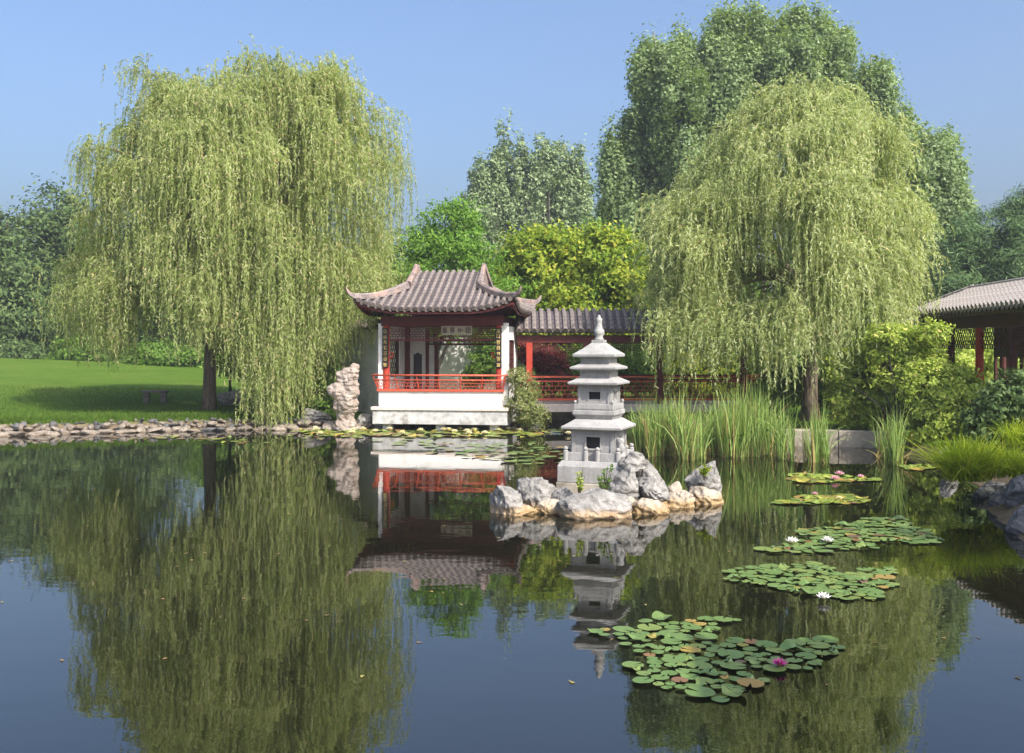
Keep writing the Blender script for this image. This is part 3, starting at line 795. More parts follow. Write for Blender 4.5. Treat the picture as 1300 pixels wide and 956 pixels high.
# far wood closing the horizon
rng = np.random.RandomState(5)
lob = [(WX(p, 105) + rng.normal() * 2, 105 + rng.rand() * 18, 3.2 + rng.rand() * 1.5, 7, 5, 3.6 + rng.rand() * 2.4) for p in range(-420, 1760, 55)]
V, F, cc = crown_leaves(rng, lob, 1500, 45, 0.5, 0.4, 1.6, shell=0.5)
o = mk("far_wood", (V, F), M['dark']); tag(o, "far dark wood closing the view behind the garden", "wood", kind="stuff")

# ------------------------------------------------------------------ roof tools
def roll_mesh(name, path, r, mat):
    """one roll of barrel tiles along the slope, with its round end disc"""
    p0 = np.array(path[0], float); p1 = np.array(path[1], float)
    t = (p1 - p0) / np.linalg.norm(p1 - p0)
    A = tube(path, [r] * len(path), 7)
    B = tube([p0 - t * 0.035, p0 - t * 0.002], [r * 1.18, r * 1.18], 8)
    return mesh_of(name, *join(A, B), mat, smooth=False)

def drip_vf(w, h):
    """downward tongue of a pan tile at the eave, centred at the origin, facing -y"""
    V = [(-w / 2, 0, 0.02), (w / 2, 0, 0.02), (w / 2, 0, -h * 0.35), (w * 0.22, 0, -h * 0.85), (0, 0, -h), (-w * 0.22, 0, -h * 0.85), (-w / 2, 0, -h * 0.35)]
    n = len(V); V2 = [(a, 0.02, c) for a, b, c in V]
    F = [tuple(range(n)), tuple(range(2 * n - 1, n - 1, -1))] + [(i, n + i, n + (i + 1) % n, (i + 1) % n) for i in range(n)]
    return V + V2, F

def lattice_vf(x0, x1, z0, z1, y, cell, bar, depth, rng, style=0):
    """Chinese lattice: staggered bars between two horizontals"""
    P = []
    rows = max(2, int(round((z1 - z0) / cell)))
    hz_ = (z1 - z0) / rows
    for i in range(rows + 1):
        z = z0 + i * hz_
        P.append(box(x0, x1, y - depth / 2, y + depth / 2, z - bar / 2, z + bar / 2))
    n = max(2, int(round((x1 - x0) / (cell * 1.55))))
    w = (x1 - x0) / n
    for i in range(rows):
        for k in range(n + 1):
            xx = x0 + (k + (0.5 if i % 2 else 0.0)) * w
            if xx > x1 + 1e-6: continue
            P.append(box(xx - bar / 2, xx + bar / 2, y - depth / 2 + 0.003, y + depth / 2 - 0.003, z0 + i * hz_ + bar / 2, z0 + (i + 1) * hz_ - bar / 2))
    return join(*P)

# ------------------------------------------------------------------ the lakeside pavilion
PAV = thing("lakeside_pavilion", (WX(557, 29.3), 29.3, 0), math.radians(-8), "open red and white pavilion with curved tiled roof standing over the water", "pavilion")
rng = np.random.RandomState(3)
sl_ = mk("slab", box(-2.02, 2.02, 0.03, 3.7, 0.20, 0.615), M['slab'], PAV, bevel=0.012)
mk("slab_cap", box(-2.06, 2.06, -0.02, 3.7, 0.618, 0.71), M['cap'], sl_, bevel=0.01)
for xx in (-1.62, 0.0, 1.62):
    for yy in (0.3, 2.6):
        mk("support_post", box(xx - 0.13, xx + 0.13, yy - 0.1, yy + 0.13, -0.7, 0.205), M['slab'], PAV)
mk("low_wall", join(box(-1.85, 1.85, 0.12, 0.34, 0.712, 1.165), box(-1.85, -1.65, 0.342, 0.85, 0.712, 1.165), box(1.65, 1.85, 0.342, 0.85, 0.712, 1.165)), M['white'], PAV, bevel=0.008)
mk("floor", box(-1.9, 1.9, 0.36, 3.5, 0.713, 0.76), M['slab'], PAV)
# leaning bench rail
rl = mk("railing", join(box(-1.90, 1.90, 0.06, 0.40, 1.167, 1.235)), M['redrail'], PAV, bevel=0.006)
def lean(x, t):  # t 0 bottom, 1 top : rail leans out over the water and at its ends
    return (x * (1 + 0.062 * t), 0.10 - 0.17 * t, 1.235 + 0.42 * t)
for t, r in ((1.0, 0.030), (0.66, 0.022)):
    a, b = lean(-1.87, t), lean(1.87, t)
    mk("rail", join(tube([a, b], r, 8), tube([b, (b[0] - 0.04, 0.95, b[2])], r, 8), tube([a, (a[0] + 0.04, 0.95, a[2])], r, 8)), M['redrail'], rl, smooth=True)
for k in range(7):
    xx = -1.87 + 3.74 * k / 6
    mk("baluster", tube([lean(xx, 0.0), lean(xx, 0.5), lean(xx, 1.0)], 0.020, 6), M['redrail'], rl)
P = []
for row, (t0, t1) in enumerate(((0.02, 0.22), (0.22, 0.44), (0.44, 0.64))):
    nb = 34
    if row: P.append(tube([lean(-1.86, t0), lean(1.86, t0)], 0.011, 5))
    for k in range(nb + 1):
        xx = -1.86 + 3.72 * (k + (0.5 if row % 2 else 0)) / nb
        if xx > 1.87: continue
        P.append(tube([lean(xx, t0), lean(xx, t1)], 0.010, 5))
for sgn in (-1, 1):
    for row, (t0, t1) in enumerate(((0.02, 0.22), (0.22, 0.44), (0.44, 0.64))):
        for k in range(7):
            yy = 0.16 + 0.1 * k
            a = lean(1.86 * sgn, t0); b = lean(1.86 * sgn, t1)
            P.append(tube([(a[0], yy, a[2]), (b[0], yy, b[2])], 0.010, 5))
mk("lattice", join(*P), M['redrail'], rl)
# columns, couplets, beams
for sx in (-1, 1):
    for yy, top in ((0.50, 3.3), (3.1, 3.3)):
        mk("column", lathe([(0.15, 0.712), (0.15, 0.80), (0.098, 0.83), (0.098, top)], 16, 1.72 * sx, yy), M['red'] if yy < 1 else M['darkred'], PAV, smooth=False)  # rear columns take a darker red, interior shade put into the colour
def glyph(rng, cx, cz, w, h, y, th=0.010):
    """brush-stroke cluster of one carved character"""
    P = []
    zs = np.linspace(-0.42, 0.42, 4)
    for z in zs:
        if rng.rand() < 0.82:
            a = w * (0.28 + 0.22 * rng.rand()); dz = rng.normal() * h * 0.04
            P.append(sweep_rect([(cx - a, y, cz + z * h + dz), (cx + a, y, cz + z * h - dz * 0.4 + 0.004)], 0.012, h * 0.085))
    for q in (-0.3, 0.0, 0.3):
        if rng.rand() < 0.75:
            x0 = cx + q * w + rng.normal() * w * 0.05
            P.append(tube([(x0, y, cz + h * 0.42), (x0 + rng.normal() * w * 0.08, y, cz - h * (0.2 + 0.25 * rng.rand()))], w * 0.055, 5))
    return join(*P)
for sx, nm in ((-1, "left"), (1, "right")):
    cb = mk("couplet_board", box(1.72 * sx - 0.095, 1.72 * sx + 0.095, 0.365, 0.392, 1.86, 3.06), M['black'], PAV, bevel=0.01)
    for k in range(7):
        mk("gold_character", glyph(rng, 1.72 * sx, 2.95 - k * 0.165, 0.13, 0.125, 0.358), M['gold'], cb)
mk("front_beam", box(-1.86, 1.86, 0.40, 0.60, 3.12, 3.42), M['darkred'], PAV, bevel=0.01)
for sx in (-1, 1):
    mk("side_beam", box(1.72 * sx - 0.09, 1.72 * sx + 0.09, 0.605, 3.0, 3.13, 3.41), M['darkred'], PAV)
    # curled bracket lit by the sun on the inner side of the column
    s = -sx
    mk("bracket", join(tube([(1.72 * sx + s * 0.08, 0.5, 2.15), (1.72 * sx + s * 0.20, 0.5, 2.20), (1.72 * sx + s * 0.22, 0.5, 2.29), (1.72 * sx + s * 0.14, 0.5, 2.31)], 0.028, 7)), M['red'], PAV)
mk("back_beam", box(-1.9, 1.9, 3.0, 3.2, 3.12, 3.42), M['darkred'], PAV)
lf = mk("lattice_frieze", lattice_vf(-1.60, 1.60, 2.72, 3.10, 0.50, 0.075, 0.016, 0.03, rng), M['darkred'], PAV)
mk("frieze_rail", box(-1.61, 1.61, 0.478, 0.522, 2.665, 2.708), M['darkred'], lf)
mk("lattice_frieze", lattice_vf(-1.45, 1.60, 2.60, 3.10, 3.10, 0.075, 0.016, 0.03, rng), M['darkred'], PAV)
mk("back_frieze_rail", box(-1.45, 1.6, 3.07, 3.13, 2.54, 2.59), M['darkred'], PAV)
pq = mk("plaque", box(-0.02, 0.92, 0.42, 0.452, 2.84, 3.115), M['plaque'], PAV, bevel=0.006, rot=(0, 0, 0))
for k in range(4):
    mk("ink_character", glyph(rng, 0.80 - k * 0.235, 2.978, 0.17, 0.17, 0.414), M['ink'], pq)
# side walls: white plaster with curved shoulder, open window in each
def side_wall(x0, x1):
    return join(box(x0, x1, 0.62, 1.15, 0.765, 3.12), box(x0, x1, 2.35, 3.0, 0.765, 3.12), box(x0, x1, 1.152, 2.348, 0.765, 1.55), box(x0, x1, 1.152, 2.348, 2.70, 3.12))
mk("side_wall", side_wall(-1.93, -1.78), M['white'], PAV, bevel=0.006)
mk("side_wall", side_wall(1.72, 1.93), M['white'], PAV, bevel=0.006)
mk("wall_end", box(-1.95, -1.82, 0.42, 0.618, 0.765, 3.2), M['white'], PAV, bevel=0.006)
mk("wall_end", join(box(1.80, 2.02, 0.42, 0.618, 0.765, 2.95), loft_sq([(0.11, 2.952), (0.13, 3.05), (0.17, 3.2)])) if False else box(1.80, 2.0, 0.42, 0.618, 0.765, 3.2), M['white'], PAV, bevel=0.006)
for sx in (-1, 1):
    wf = mk("window_frame", box(sx * 1.86 - 0.05, sx * 1.86 + 0.05, 1.16, 1.22, 1.56, 2.69), M['brownred'], PAV)
    mk("window_frame", box(sx * 1.86 - 0.05, sx * 1.86 + 0.05, 2.28, 2.34, 1.56, 2.69), M['brownred'], PAV)
    Vl, Fl = lattice_vf(1.22, 2.28, 1.56, 2.69, 0, 0.14, 0.018, 0.03, rng)
    mk("window_lattice", ([(sx * 1.86 + b, a, c) for a, b, c in Vl], Fl), M['brownred'], wf)
# back: white panels at the left, red door frame, the rest open to the courtyard
mk("back_wall_panel", box(-1.62, -1.10, 3.06, 3.16, 0.765, 3.1), M['white_grey'], PAV)
mk("arched_window_shade", join(box(-1.50, -1.22, 3.045, 3.058, 1.0, 2.25), lathe([(0.14, 2.2), (0.001, 2.35)], 12, -1.36, 3.10)), M['void'], PAV)  # flat dark shape, the shade of an arched window put into its colour
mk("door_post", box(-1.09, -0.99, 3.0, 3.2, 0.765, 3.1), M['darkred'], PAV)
mk("back_wall_panel", box(-0.985, -0.80, 3.06, 3.16, 0.765, 2.55), M['white_grey'], PAV)
mk("door_post", box(-0.795, -0.70, 3.0, 3.2, 0.765, 2.6), M['darkred'], PAV)

# curved hip-and-gable roof
XE, Y0, Y1, YR, ZE, HR, XG = 2.36, -0.66, 4.06, 1.70, 3.57, 1.31, 1.06
RUN = YR - Y0
def prof(s): s = np.clip(s, 0, 1.05); return ZE + HR * (0.86 * s + 0.14 * s * s)
def roof_z(x, y):
    x = np.asarray(x, float); y = np.asarray(y, float)
    dy = np.minimum(y - Y0, Y1 - y); dx = XE - np.abs(x)
    z = np.where(np.abs(x) <= XG, prof(dy / RUN), np.minimum(prof(dy / RUN), prof(dx / RUN)))
    # rounded ridge
    z = z - 0.06 * np.exp(-((y - YR) / 0.16) ** 2) * (np.abs(x) <= XG)
    cd = np.hypot(np.abs(x) - XE, np.minimum(np.abs(y - Y0), np.abs(y - Y1)))
    return z + 0.30 * np.clip(1 - cd / 1.5, 0, 1) ** 2
gx = np.unique(np.concatenate([np.linspace(-XE, XE, 45), [-XG - 0.004, -XG, XG, XG + 0.004]]))
gy = np.linspace(Y0, Y1, 45)
AX, AY = np.meshgrid(gx, gy)
AZ = roof_z(AX, AY)
nn, mm = len(gx), len(gy)
ii = np.arange(nn * mm).reshape(mm, nn)
quads = np.stack([ii[:-1, :-1].ravel(), ii[:-1, 1:].ravel(), ii[1:, 1:].ravel(), ii[1:, :-1].ravel()], 1)
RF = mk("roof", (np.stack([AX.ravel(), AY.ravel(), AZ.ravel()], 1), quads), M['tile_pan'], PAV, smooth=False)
mk("eave_underside", (np.stack([AX.ravel() * 0.985, YR + (AY.ravel() - YR) * 0.985, AZ.ravel() - 0.07], 1), quads[:, ::-1].copy()), M['darkred'], RF)
# fascia board and rafter ends
for yy, sgn in ((Y0 + 0.06, -1), (Y1 - 0.06, 1)):
    pth = [(x, yy, float(roof_z(x, Y0)) - 0.135) for x in np.linspace(-XE + 0.06, XE - 0.06, 25)]
    mk("eave_board", sweep_rect(pth, 0.05, 0.07), M['darkred'], RF)
for sgn in (-1, 1):
    pth = [((XE - 0.06) * sgn, y, float(roof_z(XE, y)) - 0.135) for y in np.linspace(Y0 + 0.1, Y1 - 0.1, 25)]
    mk("eave_board", sweep_rect(pth, 0.05, 0.07), M['darkred'], RF)
SP = 0.212; RR = 0.058
drip = mesh_of("drip_tile", *drip_vf(SP * 0.74, 0.085), M['tile'])
nroll = 22
def hip_dy(x):   # how far up the front slope a roll may run before it meets the hip
    return RUN - 0.02 if abs(x) <= XG - 0.03 else max(0.10, XE - abs(x) - 0.04)
back_parts = []
for k in range(nroll):
    x = (k - (nroll - 1) / 2) * SP
    top = hip_dy(x)
    yy = np.linspace(Y0 - 0.03, Y0 + top, 9)
    path = [(x, y, float(roof_z(x, max(y, Y0))) + 0.036) for y in yy]
    put("tile_row", roll_mesh("tile_row", path, RR, M['tile']), RF)
    back_parts.append(tube([(x, 2 * YR - p[1], p[2]) for p in path], RR, 6))
    if k < nroll - 1:
        xd = x + SP / 2
        put("drip_tile", drip, RF, (xd, Y0 - 0.02, float(roof_z(xd, Y0)) + 0.005))
o = mk("rear_tile_rows", join(*back_parts), M['tile'], RF); o["kind"] = "stuff"
for sgn in (-1, 1):
    for k in range(nroll):
        y = YR + (k - (nroll - 1) / 2) * SP
        top = min(XE - XG - 0.02, max(0.10, min(y - Y0, Y1 - y) - 0.04))
        xx = np.linspace(XE + 0.03, XE - top, 7)
        path = [(sgn * a, y, float(roof_z(min(a, XE), y)) + 0.036) for a in xx]
        put("tile_row", roll_mesh("tile_row", path, RR, M['tile']), RF)
        if k < nroll - 1:
            yd = y + SP / 2
            put("drip_tile", drip, RF, (sgn * (XE + 0.02), yd, float(roof_z(XE, yd)) + 0.005), (0, 0, sgn * math.pi / 2))
# ridges: short steep verge ridges, then hips that sweep to upturned corners
for sx in (-1, 1):
    for sy in (-1, 1):
        yf = lambda y: y if sy < 0 else 2 * YR - y
        pth = [(sx * XG, yf(YR - 0.02), prof(1) + 0.02), (sx * (XG + 0.01), yf(YR - 0.25), prof(1 - 0.25 / RUN) + 0.03), (sx * (XG + 0.03), yf(YR - 0.6), prof(1 - 0.6 / RUN) + 0.02), (sx * (XG + 0.04), yf(Y0 + XE - XG + 0.12), prof((XE - XG + 0.12) / RUN) + 0.02)]
        mk("verge_ridge", sweep_rect(pth, [0.13, 0.14, 0.17, 0.19], [0.21, 0.17, 0.16, 0.17]), M['ridge'], RF)
        pth, ww, hh = [], [], []
        for t in np.linspace(0, 1, 12):
            d = (XE - XG) * (1 - t)
            x = XE - d; y = Y0 + d
            pth.append((sx * x, yf(y), float(roof_z(x, y)) + 0.03)); ww.append(0.15 - 0.02 * t); hh.append(0.21 - 0.05 * t)
        bx_, by_, bz_ = XE, Y0, float(roof_z(XE, Y0)) + 0.03
        for dd, uz, w_, h_ in ((0.07, 0.03, 0.11, 0.13), (0.13, 0.09, 0.09, 0.11), (0.17, 0.17, 0.07, 0.08), (0.19, 0.25, 0.045, 0.05), (0.20, 0.31, 0.02, 0.02)):
            pth.append((sx * (bx_ + dd), yf(by_ - dd), bz_ + uz)); ww.append(w_); hh.append(h_)
        mk("hip_ridge", sweep_rect(pth, ww, hh), M['ridge'], RF, smooth=False)
    # gable wall below the ridge end
    zg = [(sx * (XG - 0.01), YR - 1.0, prof(1 - 1.0 / RUN) - 0.02), (sx * (XG - 0.01), YR + 1.0, prof(1 - 1.0 / RUN) - 0.02), (sx * (XG - 0.01), YR, prof(1) + 0.04)]
    mk("gable", ([p for p in zg] + [(a + sx * 0.05, b, c) for a, b, c in zg], [(0, 1, 2), (5, 4, 3), (0, 3, 4, 1), (1, 4, 5, 2), (2, 5, 3, 0)]), M['ridge'], RF)

# ------------------------------------------------------------------ garden walls
def garden_wall(label, x0, x1, y, z1, rz=0.0, loc=None, mat='white_grey'):
    root = thing("garden_wall", (x0, y, 0.2), rz, label, "wall")
    L = x1 - x0
    mk("wall_panel", box(0, L, 0, 0.3, -0.3, z1 - 0.2), M[mat], root)
    cp = mk("coping", join(box(-0.02, L + 0.02, -0.06, 0.36, z1 - 0.198, z1 - 0.14)), M['brownred'], root)
    rows = int(L / 0.2)
    me = mesh_of("coping_tile", *tube([(0, -0.22, 0), (0, 0.0, 0.14), (0, 0.15, 0.22), (0, 0.30, 0.14), (0, 0.52, 0)], 0.055, 7), M['tile'])
    mk("coping_bed", ([(-0.03, -0.2, z1 - 0.138), (L + 0.03, -0.2, z1 - 0.138), (L + 0.03, 0.5, z1 - 0.138), (-0.03, 0.5, z1 - 0.138), (-0.03, 0.15, z1 + 0.07), (L + 0.03, 0.15, z1 + 0.07)],
                      [(0, 3, 2, 1), (0, 1, 5, 4), (2, 3, 4, 5), (0, 4, 3), (1, 2, 5)]), M['tile_pan'], cp)
    for k in range(rows + 1):
        put("coping_tile", me, cp, (k * L / rows, 0, z1 - 0.14))
    return root
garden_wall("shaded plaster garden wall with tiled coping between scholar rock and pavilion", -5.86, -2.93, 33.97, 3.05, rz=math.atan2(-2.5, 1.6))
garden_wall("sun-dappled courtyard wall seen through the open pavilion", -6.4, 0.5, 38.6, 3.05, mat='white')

# ------------------------------------------------------------------ tiled corridor
CY = 32.2
COR = thing("covered_corridor", (0.15, CY, 0), 0, "long low tiled corridor with red railings joining the pavilion's right side", "corridor")
CL = 8.2
def cor_z(v): return 3.03 + 0.62 * (1 - abs(v / 1.12) ** 1.7)
vs = np.linspace(-1.12, 1.12, 15)
Vc = [(x, v, cor_z(v)) for v in vs for x in (0.0, CL)]
Fc = [(2 * i, 2 * i + 1, 2 * i + 3, 2 * i + 2) for i in range(14)]
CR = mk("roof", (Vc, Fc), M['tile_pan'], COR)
mk("roof_underside", ([(x, v * 0.98, z - 0.08) for x, v, z in Vc], [f[::-1] for f in Fc]), M['brownred'], CR)
croll = roll_mesh("tile_row", [(0, v, cor_z(v) + 0.02) for v in np.linspace(-1.15, 1.12, 11)], 0.078, M['tile'])
cdrip = mesh_of("drip_tile", *drip_vf(0.17, 0.10), M['tile'])
csp = 0.243
for k in range(int(CL / csp) + 1):
    xx = 0.05 + k * csp
    put("tile_row", croll, CR, (xx, 0, 0))
    if k < int(CL / csp):
        put("drip_tile", cdrip, CR, (xx + csp / 2, -1.13, cor_z(1.12) + 0.0))
        put("rafter_end", mesh_of("rafter_end", *box(-0.028, 0.028, 0, 0.5, -0.03, 0.03), M['red']) if k == 0 else bpy.data.meshes["rafter_end"], CR, (xx + csp / 2, -1.06, 2.965))
for yy, nm in ((-0.82, "front"), (0.82, "back")):
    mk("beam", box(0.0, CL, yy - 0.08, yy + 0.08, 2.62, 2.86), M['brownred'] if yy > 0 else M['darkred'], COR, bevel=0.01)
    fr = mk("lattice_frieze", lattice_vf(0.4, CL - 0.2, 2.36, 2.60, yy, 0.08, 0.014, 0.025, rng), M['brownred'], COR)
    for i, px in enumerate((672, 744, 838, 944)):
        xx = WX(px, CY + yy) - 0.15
        mk("post", box(xx - 0.095, xx + 0.095, yy - 0.095, yy + 0.095, 0.70, 2.618), M['red'] if (yy < 0 and i == 0) else M['darkred'], COR, bevel=0.008)  # only the sunlit post is bright red, shade on the others is painted
    rlg = mk("railing", box(0.0, CL, yy - 0.03, yy + 0.03, 0.80, 0.85), M['redrail'] if yy < 0 else M['darkred'], COR)  # rear railing takes a darker red, its shade put into the colour
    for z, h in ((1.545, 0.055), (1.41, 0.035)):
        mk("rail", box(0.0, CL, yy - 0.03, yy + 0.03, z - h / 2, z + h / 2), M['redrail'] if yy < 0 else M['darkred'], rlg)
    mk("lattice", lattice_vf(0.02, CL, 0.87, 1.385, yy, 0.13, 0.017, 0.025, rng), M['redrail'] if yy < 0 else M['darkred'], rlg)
dk = mk("deck", box(-0.1, CL, -1.05, 1.05, 0.45, 0.695), M['cap'], COR, bevel=0.012)
for xx in (0.6, 2.6, 4.5):
    mk("support_post", box(xx - 0.15, xx + 0.15, -0.7, 0.7, -0.8, 0.448), M['slab'], COR)

# ------------------------------------------------------------------ hall at the right edge
HU = np.array((-0.083, -0.9965)); HV = np.array((0.9965, -0.083))
hrot = math.atan2(HU[1], HU[0])          # local x runs towards the camera, local y to the right
HALL = thing("waterside_hall", (11.8, 30.7, 0), hrot, "long dark red hall with pale grey tiled roof at the right edge", "hall")
# local frame: x = u (towards camera), y = left of u  -> right-hand side v is local... check orientation
sv = 1.0 if np.dot(HV, (-HU[1], HU[0])) > 0 else -1.0
HLn, HW = 10.4, 3.5
def hall_z(u, v):
    d = np.minimum(np.minimum(v, HW - v), np.asarray(u, float) * 1.03 + 0.0)
    s = np.clip(d / (HW / 2), 0, 1)
    return 3.42 + 0.74 * (0.8 * s + 0.2 * s * s)
us = np.linspace(0, HLn, 80); vv = np.linspace(0, HW, 25)
Uh, Vh = np.meshgrid(us, vv); Zh = hall_z(Uh, Vh)
ih = np.arange(Uh.size).reshape(Uh.shape)
qh = np.stack([ih[:-1, :-1].ravel(), ih[:-1, 1:].ravel(), ih[1:, 1:].ravel(), ih[1:, :-1].ravel()], 1)
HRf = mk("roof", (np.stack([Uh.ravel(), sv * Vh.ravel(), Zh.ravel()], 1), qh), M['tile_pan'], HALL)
mk("eave_underside", (np.stack([Uh.ravel() * 0.995 + 0.03, sv * (HW / 2 + (Vh.ravel() - HW / 2) * 0.98), Zh.ravel() - 0.09], 1), qh), M['brownred'], HRf)
hsp = 0.255
hdrip = mesh_of("drip_tile", *drip_vf(0.18, 0.10), M['tile_grey'])
full = roll_mesh("tile_row", [(0, sv * v, float(hall_z(6, max(v, 0))) + 0.045) for v in np.linspace(-0.03, HW / 2 - 0.02, 7)], 0.072, M['tile_grey'])
nh = int(HLn / hsp)
for k in range(nh):
    u = 0.12 + k * hsp
    vt = min(HW / 2 - 0.02, u * 1.03)
    if vt < HW / 2 - 0.03:
        me = roll_mesh("tile_row", [(0, sv * v, float(hall_z(u, max(v, 0))) + 0.045) for v in np.linspace(-0.03, vt, 7)], 0.072, M['tile_grey'])
    else:
        me = full
    put("tile_row", me, HRf, (u, 0, 0))
    if u + hsp < HLn:
        put("drip_tile", hdrip, HRf, (u + hsp / 2, sv * -0.02, 3.425))
mk("hip_ridge", sweep_rect([(0.0, 0, 3.45), (0.9, sv * 0.88, float(hall_z(0.9, 0.88)) + 0.02), (1.72, sv * HW / 2, 4.17)], 0.16, 0.14), M['tile_grey'], HRf)
mk("roof_ridge", sweep_rect([(1.7, sv * HW / 2, 4.14), (HLn, sv * HW / 2, 4.14)], 0.2, 0.14), M['tile_grey'], HRf)
for v in (0.65, HW - 0.65):
    mk("beam", box(0.7, HLn, sv * v - 0.09, sv * v + 0.09, 2.98, 3.30), M['brownred'], HALL)
    mk("lattice_frieze", lattice_vf(0.75, HLn, 2.45, 2.96, sv * v, 0.1, 0.018, 0.03, rng), M['brownred'], HALL)
    rlg = mk("railing", box(0.7, HLn, sv * v - 0.035, sv * v + 0.035, 1.38, 1.45), M['darkred'], HALL)
    mk("lattice", lattice_vf(0.75, HLn, 0.80, 1.34, sv * v, 0.14, 0.02, 0.03, rng), M['darkred'], rlg)
    for k in range(5):
        u = 0.95 + k * 2.05
        mk("post", lathe([(0.10, 0.6), (0.10, 2.98)], 12, u, sv * v), M['red'] if (v < 1 and k == 2) else M['brownred'], HALL)  # sunlit post painted bright red, shade on the others put into darker red
        if v < 1 and k == 2:
            mk("post_bracket", join(tube([(u - 0.22, sv * v, 2.44), (u - 0.16, sv * v, 2.30), (u, sv * v, 2.22), (u + 0.16, sv * v, 2.30), (u + 0.22, sv * v, 2.44)], 0.035, 6)), M['red'], HALL)
mk("deck", box(0.3, HLn, min(sv * 0.2, sv * (HW - 0.2)), max(sv * 0.2, sv * (HW - 0.2)), 0.2, 0.6), M['slab'], HALL)
mk("inner_screen", join(box(0.9, HLn, min(sv * (HW - 0.9), sv * (HW - 0.84)), max(sv * (HW - 0.9), sv * (HW - 0.84)), 2.2, 3.3), *[box(u, u + 0.12, min(sv * (HW - 0.9), sv * (HW - 0.84)), max(sv * (HW - 0.9), sv * (HW - 0.84)), 0.61, 2.2) for u in np.arange(0.9, HLn, 0.9)]), M['brownred'], HALL)

# ------------------------------------------------------------------ hall roof beside the camera (its eave shades the nearest lily leaves)
NH = thing("terrace_roof", (4.85, 4.25, 0), 0, "tiled terrace roof beside the photographer, outside the picture, shading the nearest lilies", "roof")
nr_ = mk("roof_slab", ([(0, 0, 5.0), (7, 0, 5.0), (7, -7, 5.0), (0, -7, 5.0), (0, -3.5, 5.55), (7, -3.5, 5.55)], [(3, 2, 1, 0), (0, 1, 5, 4), (2, 3, 4, 5), (0, 4, 3), (1, 2, 5)]), M['tile_pan'], NH)
nroll_me = roll_mesh("tile_row", [(0, 0.03, 5.03), (0, -1.7, 5.30), (0, -3.45, 5.57)], 0.075, M['tile'])
for k in range(28):
    put("tile_row", nroll_me, nr_, (0.12 + k * 0.25, 0, 0))
for xx in (1.4, 6.4):
    for yy in (-1.0, -6.3):
        mk("post", lathe([(0.13, 0.2), (0.13, 5.1)], 12, xx, yy), M['darkred'], NH)

# ------------------------------------------------------------------ rocks
def ico(sub):
    bm = bmesh.new(); bmesh.ops.create_icosphere(bm, subdivisions=sub, radius=1.0)
    V = np.array([v.co[:] for v in bm.verts]); F = np.array([[v.index for v in f.verts] for f in bm.faces])
    bm.free(); return V, F
ICO = {s: ico(s) for s in (2, 3, 4, 5)}

def rock_vf(seed, size, sub=4, amp=0.28, facets=14, holes=0.0, rot=0.0, cut=0.62):
    rng = np.random.RandomState(seed)
    V, F = ICO[sub]
    s = rng.rand(3) * 50
    r = 1 + amp * pnoise(V * 1.2 + s)
    rid = 0.75 * (1 - 2 * np.abs(pnoise(V * 2.1 + s + 9))) + 0.42 * (1 - 2 * np.abs(pnoise(V * 4.7 + s + 2))) + 0.26 * (1 - 2 * np.abs(pnoise(V * 9.5 + s))) + 0.14 * pnoise(V * 20 + s)
    if holes:
        h = pnoise(V * 2.6 + s + 31); r -= holes * np.clip(h - 0.18, 0, 0.4) * 1.6
    P = V * r[:, None]
    rngf = rng
    for k in range(facets):
        n = unit(rng.normal(size=3)); d = cut + 0.22 * rng.rand()
        e = P @ n - d
        P = P - np.where(e > 0, e * 0.92, 0)[:, None] * n
    P = P * (1 + amp * 0.55 * rid)[:, None]
    P = P * np.array(size) * 0.5 * 1.12
    c, sn = math.cos(rot), math.sin(rot)
    P = np.stack([P[:, 0] * c - P[:, 1] * sn, P[:, 0] * sn + P[:, 1] * c, P[:, 2]], 1)
    return P, F

def rock(label, px0, px1, py0, D, zb, depth, seed, mat='rock', sub=5, name="rock", group="rocks of the pagoda islet", tilt=0.0, **kw):
    """rock filling the px range with top row py0 at distance D; zb is its lowest point"""
    x0, x1 = WX(px0, D), WX(px1, D); zt = WZ(py0, D)
    P, F = rock_vf(seed, (x1 - x0, depth, zt - zb), sub, **kw)
    # fit exactly to the wanted box
    if tilt:
        c, s = math.cos(tilt), math.sin(tilt); P = np.stack([P[:, 0] * c + P[:, 2] * s, P[:, 1], -P[:, 0] * s + P[:, 2] * c], 1)
    lo, hi = P.min(0), P.max(0)
    P = (P - (lo + hi) / 2) / (hi - lo) * np.array((x1 - x0, depth, zt - zb))
    o = mk(name, (P, F), M[mat], smooth=True, loc=((x0 + x1) / 2, D, (zt + zb) / 2))
    return tag(o, label, "rock", group)

rock("small pale rock at the islet's left end", 620, 664, 615, 15.0, -0.25, 0.6, 201)
rock("two-humped grey rock left of the pagoda plinth", 654, 712, 605, 15.4, -0.25, 0.7, 217, amp=0.4)
rock("long flat grey rock in front of the pagoda plinth", 704, 802, 621, 14.7, -0.22, 0.75, 203, amp=0.2, tilt=0.06)
rock("overhanging slab-like rock on top of the pile right of the pagoda", 783, 824, 573, 15.9, 0.42, 0.45, 204, tilt=-0.25, facets=12)
rock("big upright grey boulder in the pile right of the pagoda", 798, 846, 582, 16.0, -0.2, 0.7, 205, amp=0.25)
rock("rounded grey boulder leaning between plinth and pile", 764, 812, 590, 15.6, -0.2, 0.6, 206, amp=0.3)
rock("pale boulder low in the pile with a dark hollow beneath", 806, 850, 606, 15.5, 0.05, 0.55, 219, amp=0.34, holes=0.5, tilt=0.3)
rock("grey stone tucked between plinth and front slab", 700, 742, 618, 15.15, -0.2, 0.4, 208)
rock("tan stone at the waterline right of the flat rock", 798, 852, 632, 15.0, -0.2, 0.5, 209, 'rock_tan')
rock("low tan stone under the leaning boulder", 772, 812, 628, 15.2, -0.2, 0.5, 220, 'rock_tan')
